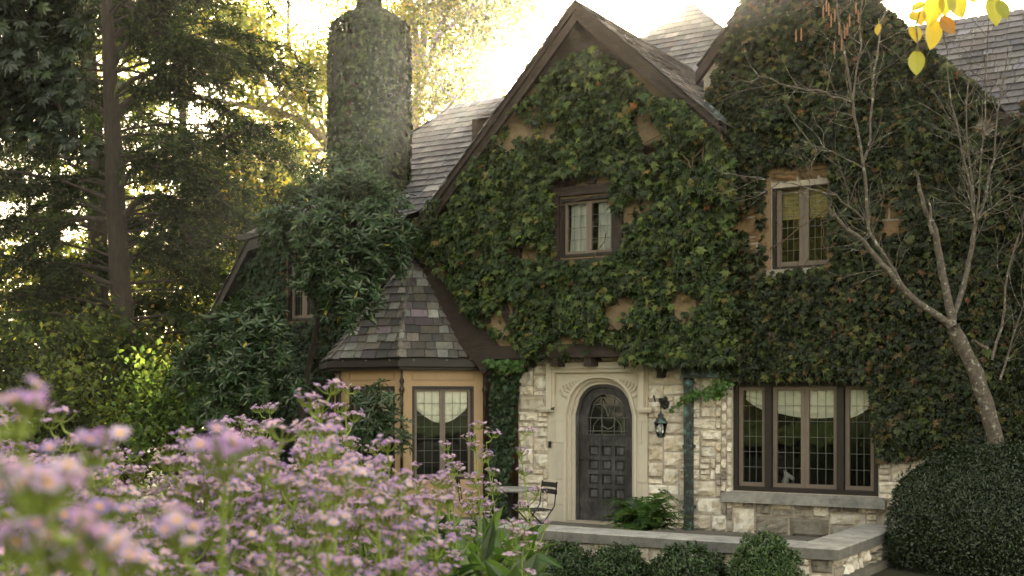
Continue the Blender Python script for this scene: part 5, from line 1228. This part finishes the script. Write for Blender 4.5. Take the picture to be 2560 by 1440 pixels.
trace([(2385, 822), (2350, 795), (2322, 775), (2266, 731), (2222, 675), (2185, 637), (2160, 602), (2129, 581), (2100, 555), (2079, 531)], 26, 11, 15.4, 14.9, twig=6, n=9)
trace([(2264, 725), (2238, 680), (2210, 637), (2185, 600), (2172, 575), (2169, 544), (2166, 475), (2157, 406), (2144, 325), (2132, 250), (2116, 156), (2101, 75), (2091, 0), (2085, -60)], 15, 5, 15.2, 14.8, twig=34)
trace([(2157, 406), (2168, 378), (2176, 350), (2182, 250), (2185, 175), (2197, 106), (2215, 20), (2225, -40)], 10, 4, 15.0, 15.2, twig=16)
trace([(2132, 250), (2141, 175), (2154, 112), (2150, 40), (2160, -30)], 7, 4, 14.9, 14.8, twig=10)
trace([(2132, 256), (2095, 243), (2066, 231), (2020, 226), (1972, 215), (1930, 198), (1897, 190)], 7, 3, 14.9, 14.5, twig=14)
trace([(2160, 550), (2120, 515), (2091, 487), (2050, 478), (2004, 465), (1950, 455), (1897, 447)], 8, 3, 15.1, 14.6, twig=14)
trace([(2157, 420), (2110, 395), (2060, 370), (2000, 350)], 5, 2, 15.0, 14.6, twig=8)
trace([(2084, 540), (2072, 520), (2078, 505)], 10, 5, 14.9, 14.9, n=6)
trace([(2380, 812), (2372, 762), (2354, 675), (2345, 620), (2338, 575), (2319, 537), (2306, 495), (2297, 456), (2286, 425)], 31, 8, 15.4, 15.0, n=9)
trace([(2332, 585), (2327, 540), (2319, 497)], 14, 5, 15.1, 15.1, n=6)
trace([(2384, 800), (2391, 769), (2408, 720), (2419, 675), (2426, 635), (2432, 600), (2441, 550)], 20, 14, 15.4, 15.2, twig=4)
trace([(2438, 555), (2429, 475), (2404, 375), (2391, 300), (2372, 206), (2369, 125), (2355, 60)], 8, 3, 15.2, 15.0, twig=22)
trace([(2438, 560), (2436, 500), (2422, 387), (2416, 312), (2420, 212), (2430, 140)], 7, 3, 15.2, 15.4, twig=20)
trace([(2441, 550), (2447, 500), (2454, 375), (2463, 250), (2469, 94), (2475, 0)], 7, 3, 15.2, 15.1, twig=22)
trace([(2441, 550), (2466, 487), (2485, 400), (2494, 281), (2504, 219), (2520, 120)], 9, 3, 15.2, 15.0, twig=20)
trace([(2441, 552), (2480, 520), (2522, 487), (2570, 500)], 6, 3, 15.2, 15.0, twig=8)
trace([(2480, 900), (2504, 819), (2513, 719), (2535, 625), (2555, 560), (2570, 500)], 10, 5, 15.6, 15.5, twig=8)
trace([(2500, 950), (2530, 850), (2560, 760)], 8, 5, 15.6, 15.5, twig=5)
trace([(2468, 870), (2445, 860), (2432, 852)], 14, 8, 15.5, 15.3, n=6)
wd.build('trunk', M['greybark'], bt_, origin=o4); tw.build('twigs', M['greybark'], bt_, origin=o4)
M['catkin'] = mat('brown_catkin', (.34, .17, .08), .85, .3, 60)
for (px, py) in [(2058, 18), (2072, 12), (2087, 28), (2098, 60), (2112, 70), (2104, 100), (2118, 62), (1990, 78), (2003, 74), (2140, 8), (2124, 40), (2078, 40), (2146, 30), (2086, 108), (2066, 2)]:
    c = atd(px, py, 14.6); mb = MB(); K = []
    m = 26; a = np.arange(m) * 2.4; zz_ = np.linspace(0, .13, m)
    pos = c + np.stack([.009 * np.cos(a), .009 * np.sin(a), -zz_], 1); mb.tube([c + np.array([0, 0, .03]), c, c - np.array([0, 0, .13])], [.0025, .007, .006], 5)
    mb.scatter(*DIAM, pos, rots(np.stack([np.cos(a), np.sin(a), .3 * np.ones(m)], 1), np.zeros(m)), .022, np.tile([[1, 1, 1]], (m, 1))); mb.build('catkin', M['catkin'], bt_, origin=o4)

# near yellow leaves at the top right
YB = empty('leafy_branch', tuple(atd(2380, -80, 5.2))); o5 = np.array(YB.location); tag(YB, 'near branch of bright yellow leaves hanging down at the top right', 'branch')
tb_ = MB(); tb_.tube([atd(2700, -160, 5.2), atd(2520, -90, 5.2), atd(2400, -60, 5.2), atd(2320, -30, 5.2), atd(2290, 60, 5.2), atd(2296, 130, 5.2)], [.014, .011, .009, .007, .005, .003], 6); tb_.tube([atd(2520, -90, 5.2), atd(2490, -30, 5.2), atd(2478, 0, 5.2)], [.006, .004, .002], 5); tb_.tube([atd(2320, -30, 5.2), atd(2230, 10, 5.2), atd(2196, 60, 5.2)], [.004, .003, .0015], 5)
tb_.build('twig', M['greybark'], YB, origin=o5)
OV = [(0, 0)] + [(.34 * math.sin(t * math.pi) ** .75 * (1 - .25 * t), t) for t in np.linspace(.08, .92, 8)] + [(0, 1.0)]
ovv = [(0, y, -.04 - .12 * (y - .5) ** 2) for x, y in OV] + [(x, y, .05 - .1 * y * y) for x, y in OV[1:-1]] + [(-x, y, .05 - .1 * y * y) for x, y in OV[1:-1]]
n_o = len(OV); ovf = []
for i in range(n_o - 1):
    for sd in (0, 1):
        o_ = n_o + sd * (n_o - 2)
        if i == 0: fce = (0, o_, 1)
        elif i == n_o - 2: fce = (i, o_ + i - 1, n_o - 1)
        else: fce = (i, o_ + i - 1, o_ + i, i + 1)
        ovf.append(fce)
for (px, py, L, ang, c) in [(2345, -20, 95, -15, (.62, .50, .04)), (2380, -25, 80, 20, (.45, .42, .05)), (2338, 45, 85, -8, (.68, .55, .05)), (2283, 62, 62, -2, (.66, .52, .05)), (2300, 25, 52, 8, (.6, .45, .05)), (2291, 125, 72, 0, (.32, .33, .04)), (2312, 5, 50, -40, (.5, .5, .06)),
                            (2197, 58, 34, 5, (.55, .42, .05)), (2478, -15, 90, 8, (.52, .52, .05)), (2462, -30, 60, -50, (.65, .45, .06)), (2495, 0, 62, 15, (.4, .42, .05)), (2412, -30, 52, 25, (.6, .42, .05)), (2352, 40, 60, 35, (.45, .22, .04)), (2440, -45, 60, -70, (.5, .3, .04)), (2276, 30, 40, 30, (.6, .5, .05)), (2362, -15, 60, 0, (.35, .38, .05))]:
    p_ = atd(px, py, 5.2 + rng.normal(0, .06)); a = math.radians(ang); tip = np.array([[math.sin(a) * RT[0], math.sin(a) * RT[1], -math.cos(a)]]); nr = np.array([[-FW[0] + rng.normal(0, .4), -FW[1] + rng.normal(0, .4), rng.normal(.3, .25)]])
    mb = MB(); cc = np.array(c) * rng.uniform(.5, .8); Ls = L * .95 / FPX * 5.2; mb.scatter(ovv, ovf, np.array([p_]), rots(nr, np.zeros(1), tip), np.array([Ls]), cc[None, :]); mb.tube([p_, p_ - tip[0] * .02], .0015, 4, (.3, .3, .06)); mb.build('leaf', M['yleaf'], YB, origin=o5)

# ------------------------------------------------------------------ asters
def aster_proto(seed, H=1.8, heads=9, sparse=1.0, leafy=1.0):
    r = np.random.default_rng(seed); parts = {}
    st = MB(); lean = r.normal(0, .05, 2); P_ = [np.array([lean[0] * (z / H) ** 2 * H + r.normal(0, .006), lean[1] * (z / H) ** 2 * H + r.normal(0, .006), z]) for z in np.linspace(0, H * .97, 10)]
    gc = (.25, .32, .06); st.tube(P_, [.0095 - .006 * i / 9 for i in range(10)], 5, gc)
    P_ = np.array(P_)
    def on(z): t_ = np.clip(z / (H * .97) * 9, 0, 8.999); i0 = int(t_); return P_[i0] * (1 - (t_ - i0)) + P_[i0 + 1] * (t_ - i0)
    clusters = []
    lv = np.linspace(.46, .975, heads)
    for k, f in enumerate(lv):
        z = H * f; p0 = on(z - .10 * H * (1.02 - f)); a = k * 2.4 + r.normal(0, .3); L_ = (.26 * (1 - f) + .055) * H * .55 * r.uniform(.6, 1.2)
        el = r.uniform(.7, 1.15); d_ = np.array([math.cos(a) * math.cos(el), math.sin(a) * math.cos(el), math.sin(el)]); e = p0 + d_ * L_; m_ = p0 + d_ * L_ * .5 + np.array([0, 0, -.015])
        st.tube([p0, m_, e], [.0055, .0045, .0035], 4, gc)
        hp = []; nh = r.integers(11, 18) if f > .66 else r.integers(3, 7)
        for q in range(nh):
            aa = r.uniform(0, 6.28); rr = .062 * math.sqrt(r.random()) if f > .66 else .04 * r.random(); hpos = e + np.array([math.cos(aa) * rr, math.sin(aa) * rr, r.normal(.045, .008) - rr * .3])
            st.tube([e - d_ * L_ * .18, (e + hpos) / 2 + np.array([0, 0, -.018]), hpos - np.array([0, 0, .008])], .0022, 3, gc); hp.append(hpos)
        clusters.append(np.array(hp))
    fo = MB(); nl = int(26 * leafy)
    for k in range(nl):
        f = (k + .5) / nl; z = H * f * .93; a = k * 2.4; L_ = (.20 * (1 - f) ** 1.2 + .045) * r.uniform(.8, 1.2); p0 = on(z)[None, :]; tip = np.array([[math.cos(a), math.sin(a), .75 - .3 * (1 - f)]]); tip /= np.linalg.norm(tip); nr = np.array([[-math.cos(a) * .6, -math.sin(a) * .6, 1.0]])
        fo.scatter(*(LEAF6 if f < .5 else NARROW), p0, rots(nr, np.zeros(1), tip), np.array([L_ * (1.15 if f < .5 else 1)]), np.array([[.085, .15, .035]]) * r.uniform(.8, 1.3))
    meshes = [('stem', st, 'stem'), ('foliage', fo, 'leaf')]
    petal_v = []; petal_f = []
    npet = 15
    for i in range(npet):
        a = i / npet * 2 * math.pi; b = len(petal_v); ca, sa = math.cos(a), math.sin(a); up_ = .15 + .12 * math.sin(i * 5.1)
        for (rr, w_, h_) in [(.28, .07, .0), (.68, .13, up_ * .8), (1.0, .05, up_ * .7)]: petal_v += [(ca * rr - sa * w_, sa * rr + ca * w_, h_), (ca * rr + sa * w_, sa * rr - ca * w_, h_)]
        petal_f += [(b, b + 1, b + 3, b + 2), (b + 2, b + 3, b + 5, b + 4)]
    cen_v = [(0, 0, .16)] + [(.30 * math.cos(i), .30 * math.sin(i), .03) for i in np.arange(8) * math.pi / 4]; cen_f = [(0, i + 1, (i + 1) % 8 + 1) for i in range(8)]
    cal_v = [(0, 0, -.9)] + [(.32 * math.cos(i), .26 * math.sin(i), 0) for i in np.arange(6) * math.pi / 3]; cal_f = [(0, (i + 1) % 6 + 1, i + 1) for i in range(6)]
    for hp in clusters:
        cl = MB(); m = len(hp); od = hp - hp.mean(0); nr = np.stack([r.normal(0, .4, m) + od[:, 0] * 6, r.normal(0, .4, m) + od[:, 1] * 6, np.ones(m)], 1); rt = rots(nr, r.uniform(0, 6.28, m), np.tile([[0, 1.0, 0]], (m, 1))); sc = r.uniform(.0135, .0185, m)
        pc = np.array([[.39, .29, .50], [.44, .34, .52], [.32, .24, .48], [.54, .44, .55]])[r.integers(0, 4, m)] * r.uniform(.85, 1.1, (m, 1))
        cl.scatter(petal_v, petal_f, hp, rt, sc, pc); cl.scatter(cen_v, cen_f, hp, rt, sc, np.ones((m, 3)), 1); cl.scatter(cal_v, cal_f, hp, rt, sc, np.tile([[.16, .21, .06]], (m, 1)), 2)
        meshes.append(('flower_cluster', cl, None))
    t_ = empty('aster', (0, 0, 0))
    for nm, mb, mm in meshes:
        mb.build(nm, [M['petal'], M['yellow'], M['stem']] if mm is None else M[mm], t_)
    return t_
protos = [aster_proto(s, heads=h, leafy=lf) for s, h, lf in [(1, 11, 1.3), (2, 12, 1.3), (3, 10, 1.4), (4, 12, 1.2), (5, 13, 1.3), (6, 8, 1.8)]]
used = set()
def copy_tree(o):
    c = o.copy(); COL.objects.link(c)
    for ch in o.children:
        d2 = ch.copy(); COL.objects.link(d2); d2.parent = c
    return c
def place_aster(px, D, ytop, k, label):
    top = atd(px, ytop, D); g0 = float(gz(top[0], top[1])) - .02; h = top[2] - g0
    o = protos[k] if k not in used else copy_tree(protos[k]); used.add(k)
    s_ = h / 1.86; o.location = (top[0], top[1], g0); o.scale = (max(.8, s_),) * 2 + (s_,); o.rotation_euler = (0, 0, rng.uniform(0, 6.28))
    tag(o, label, 'aster', 'lilac asters in the garden bed')
out_x = [-80, 0, 60, 130, 200, 330, 440, 520, 600, 700, 760, 860, 930, 1000, 1080, 1130, 1200, 1260, 1300, 1360, 1400]
out_y = [930, 935, 1000, 1085, 1110, 1070, 1060, 1020, 985, 975, 1000, 1030, 1060, 1080, 1110, 1130, 1120, 1150, 1190, 1190, 1300]
def topy(px): return float(np.interp(px, out_x, out_y))
special = [(30, 1.15, 900, 1, 'very blurred aster nearest the camera, rising highest at the left edge'), (450, 1.2, 1080, 4, 'very blurred aster close to the camera, rising left of the middle of the bed'),
           (350, 1.6, 1020, 0, 'blurred aster head just left of the large blurred one in the bed'), (540, 1.25, 1070, 2, 'large blurred aster head below the lower rhododendron'),
           (735, 4.6, 935, 4, 'tall flat-topped aster in front of the dark wing wall'), (880, 6.2, 945, 0, 'tall pointed aster in front of the foreshortened bay window'),
           (1205, 7.0, 1040, 3, 'aster rising in front of the right side of the camera-facing bay window'), (1122, 6.6, 1095, 1, 'aster in front of the middle bar of the bay window'),
           (1270, 7.6, 1068, 5, 'slim aster in front of the dark ivy column'), (1362, 7.2, 1060, 5, 'lone slim aster furthest right, in front of the door jamb'),
           (610, 4.0, 970, 2, 'pinkish aster at the left of the flat-topped tall one'), (460, 4.4, 1050, 3, 'aster with rounded heads just behind the large blurred one'),
           (200, 3.6, 1105, 1, 'broad aster head low at the left, in front of the dark wood')]
for a in special: place_aster(*a)
zones = {0: 'out of focus lilac aster in the front of the bed near the camera', 1: 'soft lilac aster in the left middle of the bed', 2: 'soft lilac aster in the middle of the bed left of the bay window', 3: 'sharper lilac aster at the back of the bed below the bay window'}
NA = 190
for i in range(NA):
    f = rng.random()
    if i < 7: D = rng.uniform(1.5, 2.6); px = rng.uniform(-150, 1000); y = topy(px) + rng.uniform(170, 430)
    elif i < 110: D = rng.uniform(2.8, 5.0); px = rng.uniform(-120, 1120); y = topy(px) + abs(rng.normal(0, 150)) + 30
    else: D = rng.uniform(4.8, 8.6); px = rng.uniform(-60, 1310); y = topy(px) + abs(rng.normal(0, 110)) + 12
    z_ = 0 if D < 2.8 else (1 if px < 480 else (2 if px < 900 else 3))
    place_aster(px, D, y, int(rng.integers(0, 6)), zones[z_])
# ground cover among the stalks
m = 16000; a = rng.uniform(-200, 1330, m); dq = rng.uniform(2.2, 10.5, m); r2 = np.stack([FW[0] + (a - CX) / FPX * RT[0], FW[1] + (a - CX) / FPX * RT[1]], 1); xy = CAM[:2] + r2 * dq[:, None]
hz_ = np.array([float(gz(x, y)) for x, y in xy]); pos = np.stack([xy[:, 0], xy[:, 1], hz_ + rng.random(m) ** 1.5 * .75], 1)
gc_ = MB(); tip = np.stack([rng.normal(0, .6, m), rng.normal(0, .6, m), np.ones(m)], 1); tip /= np.linalg.norm(tip, axis=1, keepdims=True)
gc_.scatter(*LEAF6, pos, rots(rnd_unit(m) + np.array([0, 0, .6]), np.zeros(m), tip), rng.uniform(.09, .26, m), cols(m, [(.04, .075, .018), (.06, .11, .022), (.03, .055, .02), (.09, .14, .03)], .2))
m = 1300; a = rng.uniform(960, 1330, m); dq = rng.uniform(5.2, 8.0, m); r2 = np.stack([FW[0] + (a - CX) / FPX * RT[0], FW[1] + (a - CX) / FPX * RT[1]], 1); xy = CAM[:2] + r2 * dq[:, None]
pos = np.stack([xy[:, 0], xy[:, 1], np.array([float(gz(x, y)) for x, y in xy]) + rng.random(m) * .92], 1); tip = np.stack([rng.normal(0, .7, m), rng.normal(0, .7, m), np.ones(m)], 1); tip /= np.linalg.norm(tip, axis=1, keepdims=True)
gc_.scatter(*LEAFR, pos, rots(rnd_unit(m) * 1.3 + np.array([0, 0, .6]), np.zeros(m), tip), rng.uniform(.09, .24, m), cols(m, [(.045, .09, .022), (.08, .135, .035), (.022, .045, .015)], .3))
tag(gc_.build('leafy_undergrowth', M['leaf']), 'broad green leaves filling the bed below the aster heads', 'undergrowth', kind='stuff')
for k, o in enumerate(protos):
    if k not in used: 
        for ch in list(o.children): bpy.data.objects.remove(ch)
        bpy.data.objects.remove(o)

# ------------------------------------------------------------------ the air
hm = bpy.data.materials.new('hazy_air'); hm.use_nodes = True; hn = hm.node_tree; hn.nodes.clear()
ho = hn.nodes.new('ShaderNodeOutputMaterial'); hv = hn.nodes.new('ShaderNodeVolumePrincipled'); hv.inputs['Density'].default_value = HAZE; hv.inputs['Anisotropy'].default_value = .94; hv.inputs['Color'].default_value = (.95, .93, .9, 1)
hn.links.new(hv.outputs[0], ho.inputs['Volume'])
hb = MB(); hb.box(-302, 302, -302, 302, -1.2, 30); tag(hb.build('haze', hm), kind='stuff')
